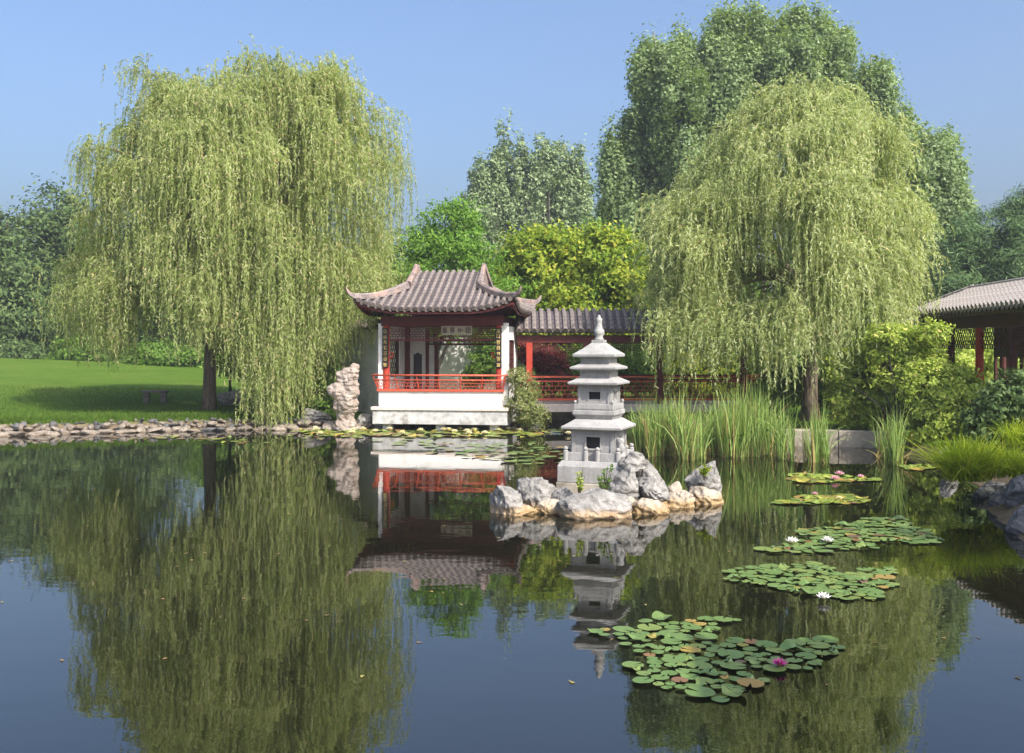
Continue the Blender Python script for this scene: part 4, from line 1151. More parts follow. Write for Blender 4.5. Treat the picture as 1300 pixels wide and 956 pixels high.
rock("low tan ledge stretching towards the right-hand rock", 838, 882, 621, 15.7, -0.2, 0.6, 210, 'rock_tan')
rock("small tan stone below the right-hand rock", 872, 920, 616, 16.0, -0.2, 0.6, 211, 'rock_tan')
rock("tan stone at the left foot of the islet", 676, 722, 634, 15.0, -0.2, 0.5, 212, 'rock_tan')
rock("pale tan sliver under the leftmost rock", 636, 684, 640, 14.9, -0.15, 0.4, 221, 'rock_tan')
rock("separate dome-shaped grey rock with a leafy sprig at the islet's right end", 867, 917, 584, 16.3, -0.25, 0.65, 213, amp=0.32, holes=0.4)
rock("small buff stone between the pile and the right-hand rock", 846, 866, 611, 15.95, -0.1, 0.3, 214, 'rock_tan', sub=3)
# earth of the islet
def islet():
    n, m = 40, 14
    V, F = [], []
    c = np.array((WX(765, 15.7), 15.75))
    for j in range(m + 1):
        t = j / m
        for i in range(n):
            a = 2 * math.pi * i / n
            rr = 1 + 0.18 * math.sin(3 * a + 1) + 0.1 * math.sin(5 * a)
            V.append((c[0] + math.cos(a) * 1.45 * rr * t, c[1] + math.sin(a) * 0.85 * rr * t, 0.14 - 0.55 * t ** 3))
    for j in range(m):
        for i in range(n):
            F.append((j * n + i, j * n + (i + 1) % n, (j + 1) * n + (i + 1) % n, (j + 1) * n + i))
    return V, F
o = mk("islet_ground", islet(), M['rock_tan'], smooth=True); tag(o, "tan stony ground of the little pagoda islet", kind="structure")

# scholar rock: stacked lobes fused by voxel remesh and roughened
def fused_rock(blobs, voxel, seed, amp):
    bm = bmesh.new()
    for (x, y, z, rx, ry, rz) in blobs:
        bmesh.ops.create_icosphere(bm, subdivisions=3, radius=1.0, matrix=Matrix.Translation((x, y, z)) @ Matrix.Diagonal((rx, ry, rz, 1)))
    me = bpy.data.meshes.new("tmp"); bm.to_mesh(me); bm.free()
    o = bpy.data.objects.new("tmp", me); COL.objects.link(o)
    rm = o.modifiers.new("r", 'REMESH'); rm.mode = 'VOXEL'; rm.voxel_size = voxel
    dg = bpy.context.evaluated_depsgraph_get()
    me2 = bpy.data.meshes.new_from_object(o.evaluated_get(dg))
    V = np.array([v.co[:] for v in me2.vertices]); F = [tuple(p.vertices) for p in me2.polygons]
    nr = np.array([v.normal[:] for v in me2.vertices])
    bpy.data.objects.remove(o); bpy.data.meshes.remove(me); bpy.data.meshes.remove(me2)
    s = seed * 3.1
    dsp = amp * (pnoise(V * 2.2 + s) + 0.7 * (1 - 2 * np.abs(pnoise(V * 4.1 + s))) - 0.9 * np.clip(pnoise(V * 3.3 + s + 7) - 0.15, 0, 1) * 2 + 0.35 * pnoise(V * 9 + s))
    return V + nr * dsp[:, None], F
D0 = 29.6
def sb(px, py, rpx, rpy, dy=0.0, ry=None):
    return (WX(px, D0) - WX(438, D0), dy, WZ(py, D0), rpx / FPX * D0, (ry or rpx / FPX * D0 * 0.75), rpy / FPX * D0)
VF = fused_rock([sb(438, 540, 13, 10), sb(437, 526, 10, 14), sb(439, 510, 14, 15), sb(432, 497, 12, 11), sb(424, 495, 7, 6), sb(446, 495, 11, 14), sb(437, 484, 9, 8), sb(434, 478, 6, 6), sb(445, 475, 9, 9), sb(450, 470, 6, 7), sb(449, 510, 6, 12), sb(432, 516, 8, 8)], 0.022, 4, 0.075)
o = mk("scholar_rock", VF, M['rock_pink'], smooth=True, loc=(WX(438, D0), D0, 0)); tag(o, "tall eroded pinkish scholar rock standing upright left of the pavilion", "rock")
G_S = "rocks at the foot of the scholar rock"
rock("grey rounded boulder on the bank left of the scholar rock", 381, 421, 518, 30.6, 0.1, 0.6, 231, 'rock', group=G_S)
rock("flat pink stone at the scholar rock's left foot", 408, 432, 534, 30.0, -0.1, 0.5, 232, 'rock_pink', group=G_S)
rock("small pale rocks heap between scholar rock and pavilion slab", 452, 474, 524, 30.4, -0.1, 0.4, 233, 'rock', group=G_S, amp=0.4)
rock("low pale stone at the waterline right of the scholar rock", 440, 462, 538, 29.9, -0.1, 0.4, 234, 'rock_pink', group=G_S)
rock("stone block beside the large willow's trunk", 276, 312, 496, 35.0, 0.3, 0.5, 235, 'rock', group="stones on the left lawn", amp=0.12)
# right bank boulders, their shade painted in with a darker stone
G_R = "shaded boulders of the right bank"
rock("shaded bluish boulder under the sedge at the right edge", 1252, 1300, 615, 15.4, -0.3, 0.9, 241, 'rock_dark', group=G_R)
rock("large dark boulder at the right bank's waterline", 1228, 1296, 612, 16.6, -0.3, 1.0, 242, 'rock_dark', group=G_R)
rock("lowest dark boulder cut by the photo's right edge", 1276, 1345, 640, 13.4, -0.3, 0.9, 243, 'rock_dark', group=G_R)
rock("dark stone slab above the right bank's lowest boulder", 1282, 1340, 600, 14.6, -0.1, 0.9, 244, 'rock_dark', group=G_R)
rock("small sunlit stone at the right bank under the bush", 1192, 1218, 566, 19.8, 0.0, 0.4, 245, 'rock', group=G_R)

# left shore edging: individual stones, dark cobbles over a pale ledge
SH = bpy.data.objects.new("shore_edging", None); link(SH); tag(SH, "stone edging of the left shore", kind="structure")
lib = [mesh_of("stone", *rock_vf(300 + i, (1, 1, 1), 3, 0.30, 16, cut=0.5), M['ledge'], smooth=True) for i in range(6)]
libd = [mesh_of("stone", *rock_vf(320 + i, (1, 1, 1), 3, 0.30, 16, cut=0.5), M['rock_dark'], smooth=True) for i in range(4)]
rng = np.random.RandomState(9)
shore = [(-17.5, 27.6), (-14.4, 28.0), (-11.2, 29.2), (-7.8, 30.1), (-6.3, 30.05), (-4.9, 30.3)]
seg = [(np.array(a), np.array(b)) for a, b in zip(shore[:-1], shore[1:])]
def along(s):
    for a, b in seg:
        l = np.linalg.norm(b - a)
        if s <= l: return a + (b - a) * s / l, (b - a) / l
        s -= l
    return seg[-1][1], (seg[-1][1] - seg[-1][0]) / np.linalg.norm(seg[-1][1] - seg[-1][0])
tot = sum(np.linalg.norm(b - a) for a, b in seg)
for row, (o0, o1, w0, w1, d0, d1, h0, h1, z0, zj, dark, frac) in enumerate((
        (-0.10, -0.22, 0.25, 0.62, 0.34, 0.30, 0.12, 0.14, 0.03, 0.04, 0.05, 1.0),      # ledge at the waterline
        (0.08, 0.16, 0.12, 0.34, 0.24, 0.18, 0.10, 0.11, 0.14, 0.05, 0.25, 1.0),         # rubble on it
        (0.28, 0.22, 0.07, 0.24, 0.14, 0.14, 0.08, 0.11, 0.24, 0.05, 0.7, 0.95))):      # dark cobbles at the turf
    s = 0
    while s < tot * frac:
        w = w0 + (w1 - w0) * rng.rand() ** 1.6
        p, t = along(s + w / 2); nrm = np.array((-t[1], t[0]))
        q = p + nrm * (o0 + o1 * rng.rand())
        m_ = (libd[rng.randint(4)] if rng.rand() < dark else lib[rng.randint(6)])
        put("stone", m_, SH, (q[0], q[1], z0 + zj * rng.normal() * 0.6), (rng.normal() * 0.14, rng.normal() * 0.14, math.atan2(t[1], t[0]) + rng.normal() * 0.3 + (math.pi if rng.rand() < 0.5 else 0)), (w * 1.15, d0 + d1 * rng.rand(), h0 + h1 * rng.rand()))
        s += w * (0.62 + 0.5 * rng.rand() + 0.25 * (row == 2))

# pale kerb of dressed blocks on the right
KB = bpy.data.objects.new("pond_kerb", None); link(KB); tag(KB, "pale stone kerb behind the cattails", kind="structure")
kp = [(3.7, 33.0), (4.6, 30.4), (5.0, 27.4), (6.0, 25.55), (9.25, 24.65)]
for a, b in zip(kp[:-1], kp[1:]):
    a = np.array(a); b = np.array(b); L = np.linalg.norm(b - a); n = max(1, int(round(L / 1.1)))
    for k in range(n):
        c = a + (b - a) * (k + 0.5) / n
        me = mesh_of("kerb_stone", *box(-L / n / 2 + 0.008, L / n / 2 - 0.008, -0.17, 0.2, -0.5, 0.40 + rng.normal() * 0.008), M['kerb'])
        oo = put("kerb_stone", me, KB, (c[0], c[1], 0.0), (0, 0, math.atan2((b - a)[1], (b - a)[0])))
        bv = oo.modifiers.new("bevel", 'BEVEL'); bv.width = 0.02; bv.segments = 2

# ------------------------------------------------------------------ stone pagoda
PG = thing("stone_pagoda", (WX(760.5, 16.5), 16.5, 0), math.radians(-21), "pale granite tiered pagoda lantern on the rock islet", "pagoda")
gr = M['granite']
pl = mk("plinth", loft_sq([(0.55, 0.30), (0.55, 0.56), (0.51, 0.63), (0.50, 0.645)]), gr, PG, bevel=0.012)
mk("plinth_base", loft_sq([(0.565, -0.1), (0.565, 0.297)]), M['granite_tan'], pl, bevel=0.012)
# lower storey with a window in each side
def storey(h, z0, z1, wz0, wz1, ww, t=0.06):
    P = []
    for k in range(4):
        A = [box(-h, -ww / 2, -h, -h + t, z0, z1), box(ww / 2, h - t - 0.001, -h, -h + t, z0, z1), box(-ww / 2, ww / 2, -h, -h + t, z0, wz0), box(-ww / 2, ww / 2, -h, -h + t, wz1, z1)]
        v, f = join(*A); c, s_ = [(1, 0), (0, 1), (-1, 0), (0, -1)][k]
        P.append(([(x * c - y * s_, x * s_ + y * c, z) for x, y, z in v], f))
    return join(*P)
def ring4(vf):
    P = []
    for k in range(4):
        c, s_ = [(1, 0), (0, 1), (-1, 0), (0, -1)][k]
        P.append(([(x * c - y * s_, x * s_ + y * c, z) for x, y, z in vf[0]], vf[1]))
    return P
lo_ = mk("lower_storey", storey(0.355, 0.645, 1.145, 0.84, 1.03, 0.24), gr, PG)
for v in ring4(join(box(-0.14, 0.14, -0.372, -0.354, 1.032, 1.06), box(-0.14, -0.121, -0.372, -0.354, 0.82, 1.03), box(0.121, 0.14, -0.372, -0.354, 0.82, 1.03), box(-0.14, 0.14, -0.375, -0.354, 0.815, 0.838))):
    mk("window_frame", v, gr, lo_)
for v in ring4(box(-0.354, -0.30, -0.375, -0.356, 0.66, 1.13)) + ring4(box(0.30, 0.354, -0.375, -0.356, 0.66, 1.13)):
    mk("corner_pilaster", v, gr, lo_)
# low parapet of panels and ball-topped posts
for v in ring4(box(-0.44, -0.115, -0.45, -0.41, 0.646, 0.78)) + ring4(box(0.115, 0.44, -0.45, -0.41, 0.646, 0.78)):
    mk("parapet_panel", v, gr, PG, bevel=0.006)
post = mesh_of("parapet_post", *lathe([(0.042, 0.0), (0.042, 0.155), (0.024, 0.165), (0.040, 0.188), (0.036, 0.21), (0.012, 0.228)], 12), gr, smooth=False)
for k in range(4):
    c, s_ = [(1, 0), (0, 1), (-1, 0), (0, -1)][k]
    for x, y in ((-0.44, -0.44), (-0.10, -0.435), (0.10, -0.435)):
        put("parapet_post", post, PG, (x * c - y * s_, x * s_ + y * c, 0.648))
def proof(h0, ht, z0, z1, th=0.045, curve=0.012):
    """tier roof: bevelled rim, concave slope up to ht"""
    return loft_sq([(h0 - 0.13, z0 - 0.012), (h0 - 0.03, z0), (h0, z0 + 0.012), (h0 + 0.004, z0 + th), ((h0 * 0.55 + ht * 0.45), z0 + th + (z1 - z0 - th) * 0.42), (ht, z1)])
mk("tier_roof", proof(0.50, 0.315, 1.148, 1.315, 0.05), gr, PG, bevel=0.006)
bl = mk("balcony", loft_sq([(0.30, 1.317), (0.315, 1.35), (0.345, 1.385), (0.352, 1.39), (0.352, 1.455), (0.335, 1.46), (0.30, 1.462)]), gr, PG, bevel=0.005)
for v in ring4(box(-0.333, 0.30, -0.333, -0.302, 1.463, 1.565)):
    mk("balcony_panel", v, gr, bl, bevel=0.006)
for v in ring4(box(-0.27, 0.27, -0.339, -0.3335, 1.485, 1.545)):
    mk("carved_panel", v, gr, bl)
for sx in (-1, 1):
    for sy in (-1, 1):
        mk("ball_finial", lathe([(0.014, 1.566), (0.022, 1.578), (0.028, 1.596), (0.022, 1.615), (0.004, 1.624)], 10, sx * 0.315, sy * 0.315), gr, bl, smooth=True)
up_ = mk("upper_storey", storey(0.272, 1.462, 1.868, 1.64, 1.76, 0.20, 0.05), gr, PG)
for v in ring4(join(box(-0.12, 0.12, -0.286, -0.2725, 1.762, 1.785), box(-0.12, -0.102, -0.286, -0.2725, 1.62, 1.76), box(0.102, 0.12, -0.286, -0.2725, 1.62, 1.76))):
    mk("window_frame", v, gr, up_)
for v in ring4(box(-0.27, -0.225, -0.288, -0.2728, 1.48, 1.85)) + ring4(box(0.225, 0.27, -0.288, -0.2728, 1.48, 1.85)):
    mk("corner_pilaster", v, gr, up_)
mk("tier_roof", proof(0.415, 0.26, 1.872, 2.00), gr, PG, bevel=0.005)
mk("neck_storey", loft_sq([(0.252, 2.002), (0.252, 2.115)]), gr, PG)
mk("tier_roof", proof(0.385, 0.245, 2.118, 2.225), gr, PG, bevel=0.005)
mk("neck_storey", loft_sq([(0.24, 2.227), (0.24, 2.325)]), gr, PG)
mk("tier_roof", loft_sq([(0.24, 2.315), (0.325, 2.327), (0.35, 2.335), (0.353, 2.375), (0.22, 2.465), (0.10, 2.565)]), gr, PG, bevel=0.005)
mk("shade_core", box(-0.23, 0.23, -0.23, 0.23, 0.65, 1.14), M['void'], lo_)  # dark box added behind the windows, the shade inside is its colour
mk("shade_core", box(-0.17, 0.17, -0.17, 0.17, 1.464, 1.866), M['void'], up_)
fin = mk("finial", lathe([(0.085, 2.61), (0.075, 2.635), (0.062, 2.645), (0.066, 2.66), (0.060, 2.668), (0.084, 2.70), (0.090, 2.74), (0.082, 2.775), (0.060, 2.80), (0.050, 2.86), (0.046, 2.90), (0.053, 2.925), (0.055, 2.95), (0.040, 2.972), (0.026, 2.985), (0.028, 3.0), (0.012, 3.025)], 18), gr, PG, smooth=True)
mk("finial_base", loft_sq([(0.10, 2.567), (0.10, 2.61)]), gr, fin, bevel=0.004)
# ornamental pierced wing at the right of the lower storey
Vw, Fw = lathe([(0.0, 0), (0.001, 0)], 4)
mk("pierced_wing", fused_rock([(0.40, -0.30, 0.74, 0.12, 0.035, 0.09), (0.46, -0.34, 0.70, 0.10, 0.04, 0.07), (0.47, -0.35, 0.86, 0.05, 0.03, 0.08), (0.45, -0.33, 0.97, 0.06, 0.03, 0.06), (0.40, -0.30, 0.90, 0.05, 0.03, 0.14)], 0.014, 2, 0.008), gr, PG, smooth=True)

# ------------------------------------------------------------------ bench on the lawn
bD = 36.0
bx0 = WX(197, bD); bzz = gz(bx0, bD)
BN = thing("stone_bench", (bx0, bD, bzz), 0.05, "plain stone slab bench in the willow's shade on the lawn", "bench")
mk("seat", box(-0.46, 0.46, -0.19, 0.19, 0.37, 0.46), M['bench'], BN, bevel=0.02)
for sx in (-0.30, 0.30):
    mk("leg", loft_sq([(0.10, -0.05), (0.09, 0.2), (0.10, 0.368)]), M['bench'], BN, loc=(sx, 0, 0))

# ------------------------------------------------------------------ shrubs and small trees
G_SH = "shrubs around the pavilion and corridor"
def shrub(seed, name, label, px, D, lobes, nclump, per, leaf, L, W, cr, group=G_SH, z=None, cat="shrub", **kw):
    lob = [px_lobe(a, b, D + dd, c, d, e) for a, b, c, d, e, dd in lobes]
    x = WX(px, D)
    return tree(name, label, cat, (x, D, gz(x, D) if z is None else z), lob, nclump, per, L, W, cr, leaf, M['bark_dark'], kw.pop('r0', 0.05), seed=seed, group=group, limbs=kw.pop('limbs', 10), start=kw.pop('start', 0.1), **kw)
shrub(81, "leafy_shrub", "large rounded light green bush on the right bank beside the cattails", 1150, 23.2,
      [(1105, 480, 46, 48, 0.6, 2.2), (1150, 472, 48, 52, 0.7, 1.4), (1190, 500, 46, 44, 0.7, 0.2), (1088, 512, 34, 32, 0.4, 2.2), (1140, 522, 46, 32, 0.5, 1.7), (1180, 425, 22, 18, 0.4, 0.6), (1130, 435, 36, 22, 0.6, 1.4), (1212, 525, 30, 30, 0.5, -0.4), (1072, 475, 24, 34, 0.5, 2.3), (1190, 540, 40, 26, 0.5, -0.3), (1230, 500, 16, 24, 0.3, -0.2)],
      1200, 44, M['bush'], 0.092, 0.060, 0.20, shell=0.7, flat=0.7, group=None)
shrub(82, "leafy_shrub", "dark green bush hanging at the left of the scholar rock", 405, 31.8, [(400, 485, 32, 40, 0.8, 0), (375, 500, 24, 30, 0.7, 0), (420, 505, 24, 28, 0.6, 0), (415, 460, 18, 26, 0.5, 0)], 260, 45, M['green'], 0.10, 0.06, 0.25, shell=0.6)
shrub(83, "flowering_shrub", "pale green flowering shrub climbing beside the pavilion's right corner", 668, 29.3, [(664, 490, 17, 20, 0.4, 0), (668, 515, 24, 22, 0.5, 0), (678, 530, 20, 14, 0.45, 0), (655, 480, 10, 14, 0.3, 0)], 190, 42, M['palebush'], 0.075, 0.035, 0.16, z=0.1, shell=0.45)
shrub(84, "red_maple", "red-leaved maple behind the corridor railing", 690, 34.5, [(690, 455, 26, 16, 0.7, 0), (668, 445, 22, 16, 0.6, 0), (705, 470, 18, 10, 0.5, 0)], 130, 45, M['maple'], 0.10, 0.06, 0.26, cat="tree", flat=0.4, up=1.0)
shrub(85, "leafy_shrub", "green shrub behind the corridor, seen right of the pagoda", 790, 35.5, [(790, 455, 34, 28, 0.8, 0), (745, 465, 36, 28, 0.8, 0), (815, 480, 26, 26, 0.7, 0), (715, 480, 34, 22, 0.8, 0)], 300, 42, M['green'], 0.11, 0.07, 0.28)
shrub(86, "golden_shrub", "sunlit yellow-green shrub behind the corridor's shaded railing", 895, 37.0, [(870, 450, 40, 40, 1.0, 0), (920, 455, 40, 40, 1.0, 0), (900, 490, 60, 26, 1.0, 0), (855, 490, 34, 26, 0.9, 0), (960, 470, 34, 34, 0.9, 0)], 420, 42, M['yellow'], 0.13, 0.08, 0.32)
shrub(87, "leafy_shrub", "dark bush in front of the hall at the right edge", 1275, 20.5, [(1262, 520, 26, 36, 0.6, 0), (1290, 505, 26, 34, 0.7, 0), (1310, 530, 34, 40, 0.8, 0), (1245, 545, 20, 22, 0.5, 0)], 260, 42, M['dark'], 0.11, 0.06, 0.22)
shrub(88, "small_tree", "slender small tree with bare forked stems next to the large willow's trunk", 292, 36.0, [(292, 455, 26, 24, 0.8, 0), (312, 470, 16, 16, 0.5, 0), (285, 430, 22, 22, 0.7, 0)], 130, 45, M['green'], 0.10, 0.05, 0.3, cat="tree", start=0.3, r0=0.07)
shrub(89, "leafy_shrub", "green shrub in the courtyard seen through the pavilion's right bay", 612, 35.5, [(612, 465, 18, 20, 0.5, 0), (600, 478, 14, 14, 0.4, 0), (625, 445, 16, 24, 0.5, 0)], 130, 42, M['green'], 0.10, 0.06, 0.22)
shrub(90, "leafy_shrub", "dark undergrowth behind the right willow's trunk", 1030, 31.0, [(1000, 490, 40, 30, 0.8, 0), (1050, 490, 40, 30, 0.8, 0), (975, 500, 30, 24, 0.8, 0)], 260, 42, M['green'], 0.11, 0.07, 0.28)
shrub(96, "leafy_shrub", "green hedge seen through the hall's lattice at the right edge", 1270, 36.0, [(1220, 455, 50, 40, 1.2, 0), (1275, 455, 50, 40, 1.2, 0), (1330, 455, 50, 40, 1.2, 0), (1390, 455, 60, 40, 1.2, 0)], 380, 42, M['bush'], 0.14, 0.09, 0.36, group=None)
shrub(94, "leafy_shrub", "tall green shrubs behind the corridor's far end, right of the right willow trunk", 1100, 36.0, [(1080, 440, 50, 50, 1.2, 0), (1130, 450, 50, 44, 1.2, 0), (1000, 440, 50, 44, 1.2, 0)], 320, 42, M['green'], 0.14, 0.09, 0.36)
for i, (px, D, lob, lf_, lab) in enumerate([
        (110, 61, [(100, 445, 34, 18, 1.2, 0), (140, 450, 30, 14, 1.2, 0)], 'green', "low shrub at the top of the lawn under the willow's left strands"),
        (210, 60, [(200, 452, 36, 16, 1.2, 0), (240, 456, 26, 14, 1.2, 0)], 'green', "low green shrub at the top of the lawn left of the willow trunk"),
        (330, 52, [(320, 465, 34, 20, 1.2, 0), (360, 460, 34, 28, 1.2, 0)], 'green', "shrub on the lawn behind the willow's long curtain"),
        (20, 60, [(20, 448, 36, 14, 1.2, 0), (-20, 446, 36, 18, 1.2, 0)], 'dark', "dark shrub at the lawn's top edge, far left")]):
    shrub(101 + i, "lawn_shrub", lab, px, D, lob, 150, 45, M[lf_], 0.2, 0.13, 0.6, group="shrubs along the top of the lawn")
# unseen tree added outside the picture so that its crown shades the right bank
tree("added_shade_tree", "leafy tree added on the right bank just outside the picture to shade the boulders", "tree", (9.6, 10.6, 0.4),
     [(9.3, 10.6, 3.6, 1.6, 1.8, 1.3), (10.6, 11.2, 4.2, 1.8, 2.0, 1.4), (9.9, 9.2, 3.9, 1.5, 1.5, 1.2)], 260, 50, 0.13, 0.09, 0.35, M['green'], M['bark_dark'], 0.13, seed=95)

# ------------------------------------------------------------------ blades: cattails, sedge, grass
def blades(rng, B, H, W, lean_, segs=4, droop=0.25, twist=True):
    n = len(B)
    a = rng.rand(n) * 6.283
    out = np.stack([np.cos(a), np.sin(a), np.zeros(n)], 1)
    f = rng.rand(n) * 6.283
    side = np.stack([np.cos(f), np.sin(f), np.zeros(n)], 1)
    ln = lean_ * np.abs(rng.normal(size=n)); dr = droop * rng.rand(n) ** 2
    bent = rng.rand(n) < 0.10; dr = np.where(bent, dr + 0.5, dr); ln = np.where(bent, ln + 0.12, ln)
    V = np.empty((n, segs + 1, 2, 3))
    for i in range(segs + 1):
        t = i / segs
        c = B + out * (H * (ln * t + dr * t ** 3))[:, None]
        c[:, 2] += H * (t - 0.6 * dr * t ** 3)
        w = (W * (1 - t ** 2.2) * 0.5 + 0.0008)[:, None]
        V[:, i, 0] = c - side * w; V[:, i, 1] = c + side * w
    k = np.arange(n)[:, None] * (segs + 1) * 2
    F = []
    for i in range(segs):
        F.append(np.stack([k[:, 0] + 2 * i, k[:, 0] + 2 * i + 1, k[:, 0] + 2 * i + 3, k[:, 0] + 2 * i + 2], 1))
    return V.reshape(-1, 3), np.concatenate(F)

def cattails(label, spots, seed, n, h=(1.1, 1.75), dry=0.45):
    rng = np.random.RandomState(seed)
    c0 = spots[len(spots) // 2]
    x0, y0 = WX(c0[0], WD(c0[1])), WD(c0[1])
    root = thing("cattail_clump", (x0, y0, 0), 0, label, "cattails", "cattails in front of the right bank")
    B, Hh = [], []
    for (px, py, rpx, rd, wt, hs) in spots:
        k = int(n * wt); D = WD(py)
        # shoots of a few leaves each
        sh = max(1, k // 6)
        sx = WX(px, D) + rng.normal(size=sh) * rpx / FPX * D * 0.55; sy = D + rng.normal(size=sh) * rd * 0.55
        for i in range(sh):
            b = np.stack([sx[i] + rng.normal(size=6) * 0.03, sy[i] + rng.normal(size=6) * 0.03, np.full(6, -0.15)], 1)
            B.append(b); Hh.append((h[0] + (h[1] - h[0]) * rng.rand()) * hs * (0.65 + 0.4 * rng.rand(6)))
    B = np.concatenate(B); Hh = np.concatenate(Hh)
    B[:, 0] -= x0; B[:, 1] -= y0
    mk("leaves", blades(rng, B, Hh, np.full(len(B), 0.024), 0.09, 5, 0.35), M['cattail'], root)
    m = int(len(B) * dry)
    q = B[rng.choice(len(B), m)] + rng.normal(size=(m, 3)) * np.array((0.08, 0.08, 0))
    mk("dry_leaves", blades(rng, q, 0.25 + 0.45 * rng.rand(m), np.full(m, 0.02), 0.4, 4, 0.8), M['dryreed'], root)
    return root
cattails("dense cattail stand directly right of the stone pagoda", [(812, 572, 14, 0.6, 0.8, 0.85), (835, 577, 20, 0.6, 1.2, 1.0), (862, 578, 18, 0.6, 1.2, 1.1), (880, 580, 10, 0.4, 0.5, 0.95)], 401, 330)
cattails("dense tall cattail stand in front of the corridor's dark posts", [(905, 575, 14, 0.5, 0.8, 0.95), (930, 578, 18, 0.5, 1.3, 1.1), (952, 577, 16, 0.5, 1.2, 1.2), (975, 575, 10, 0.4, 0.4, 1.0)], 402, 330)
cattails("narrow cattail tuft left of the pale kerb", [(997, 582, 9, 0.25, 1, 1.05)], 403, 110)
cattails("narrow cattail tuft in front of the pale kerb's middle", [(1038, 586, 12, 0.25, 1, 0.95), (1028, 580, 8, 0.25, 0.4, 0.9)], 404, 110)
cattails("thin cattail tuft at the kerb's right end before the big bush", [(1138, 590, 8, 0.25, 0.8, 1.0), (1122, 580, 10, 0.3, 0.5, 0.8)], 405, 110, dry=0.5)
cattails("sparse dark cattails in the shade at the right bank", [(1255, 570, 16, 0.5, 1, 0.9), (1240, 575, 10, 0.4, 0.6, 0.9)], 406, 120)

def sedge(label, px, py, D, seed, n, r, h, lean_=0.75):
    rng = np.random.RandomState(seed)
    x = WX(px, D); z = max(0.15, WZ(py, D))
    root = thing("sedge_clump", (x, D, z), 0, label, "grass", "arching grass clumps on the right bank")
    B = np.stack([rng.normal(size=n) * r, rng.normal(size=n) * r, rng.rand(n) * 0.08 - 0.08], 1)
    mk("leaves", blades(rng, B, h * (0.6 + 0.6 * rng.rand(n)), np.full(n, 0.016), lean_, 6, 1.1), M['sedge'], root)
sedge("bright yellow-green sedge mound leaning over the water", 1228, 604, 15.7, 501, 1300, 0.14, 0.62)
sedge("smaller golden sedge clump behind the bright mound", 1262, 590, 16.6, 502, 500, 0.12, 0.4)
sedge("partly shaded sedge clump at the photo's right edge", 1290, 600, 15.6, 503, 600, 0.14, 0.42)
sedge("dim sedge clump higher up the right bank", 1300, 560, 18.5, 504, 400, 0.18, 0.42)

# little weeds on the islet
def weed(label, px, py, D, seed, n, h, spread, leaf):
    rng = np.random.RandomState(seed)
    root = thing("weed", (WX(px, D), D, WZ(py, D)), 0, label, "plant", "weeds on the pagoda islet")
    st, C, Dd = [], [], []
    for i in range(n):
        a = rng.rand() * 6.28; tip = np.array((math.cos(a) * spread * rng.rand(), math.sin(a) * spread * rng.rand(), h * (0.6 + 0.5 * rng.rand())))
        st.append(tube([(0, 0, -0.05), tip * 0.5 + np.array((0, 0, 0.02)), tip], [0.006, 0.005, 0.003], 5))
        for k in range(16):
            t = 0.25 + 0.75 * rng.rand(); C.append(tip * t); d = rng.normal(size=3); d[2] = abs(d[2]) * 0.5; Dd.append(d)
    C = np.array(C); Dd = unit(np.array(Dd)); S = unit(np.cross(Dd, rng.normal(size=Dd.shape)))
    mk("stem", join(*st), M['bark_dark'], root)
    mk("leaves", leaf_cards(C, Dd, S, 0.07, 0.025), leaf, root)
weed("leafy dark weed against the pagoda plinth", 768, 633, 14.95, 601, 9, 0.48, 0.16, M['green'])
weed("thin yellowing weed left of the dark weed on the islet", 735, 632, 14.9, 602, 6, 0.42, 0.14, M['bush'])
weed("green sprig growing on the right-hand islet rock", 894, 606, 15.95, 603, 9, 0.18, 0.14, M['yellow'])

# grass fringe over the left shore stones: uncountable
rng = np.random.RandomState(77)
n = 9000
ss = rng.rand(n) * tot * 0.98
pts = [along(s) for s in ss]
P = np.array([p + np.array((-t[1], t[0])) * (0.42 + 0.5 * rng.rand() ** 1.5) for p, t in pts])
Z = ground_h(P[:, 0], P[:, 1])
o = mk("shore_grass", blades(rng, np.stack([P[:, 0], P[:, 1], Z - 0.02], 1), 0.07 + 0.12 * rng.rand(n), np.full(n, 0.012), 0.5, 2, 0.6), M['grassblade'])
tag(o, "grass fringe above the left shore stones", "grass", kind="stuff")

n = 45000
P = np.stack([rng.uniform(-24, -6, n), 28.2 + 14 * rng.rand(n) ** 1.5], 1)
P = P[pond_sd(P[:, 0], P[:, 1]) > 0.5]; n = len(P)
o = mk("lawn_grass", blades(rng, np.stack([P[:, 0], P[:, 1], ground_h(P[:, 0], P[:, 1]) - 0.01], 1), 0.04 + 0.07 * rng.rand(n), np.full(n, 0.02), 0.4, 1, 0.3), M['grassblade'])
tag(o, "short turf blades of the left lawn", "grass", kind="stuff")
n = 420
P = np.stack([rng.uniform(-13, 9, n), rng.uniform(7, 29.5, n)], 1)
P = P[pond_sd(P[:, 0], P[:, 1]) < -0.2]; n = len(P)
d = np.zeros((n, 3)); a_ = rng.rand(n) * 6.283; d[:, 0] = np.cos(a_); d[:, 1] = np.sin(a_)
o = mk("floating_leaf_litter", leaf_cards(np.concatenate([P, np.full((n, 1), 0.006)], 1), d, np.stack([-d[:, 1], d[:, 0], d[:, 2]], 1), 0.03 + 0.05 * rng.rand(n), 0.02 + 0.02 * rng.rand(n)), M['dryreed'])
tag(o, "tiny fallen leaves floating on the pond", "leaf litter", kind="stuff")

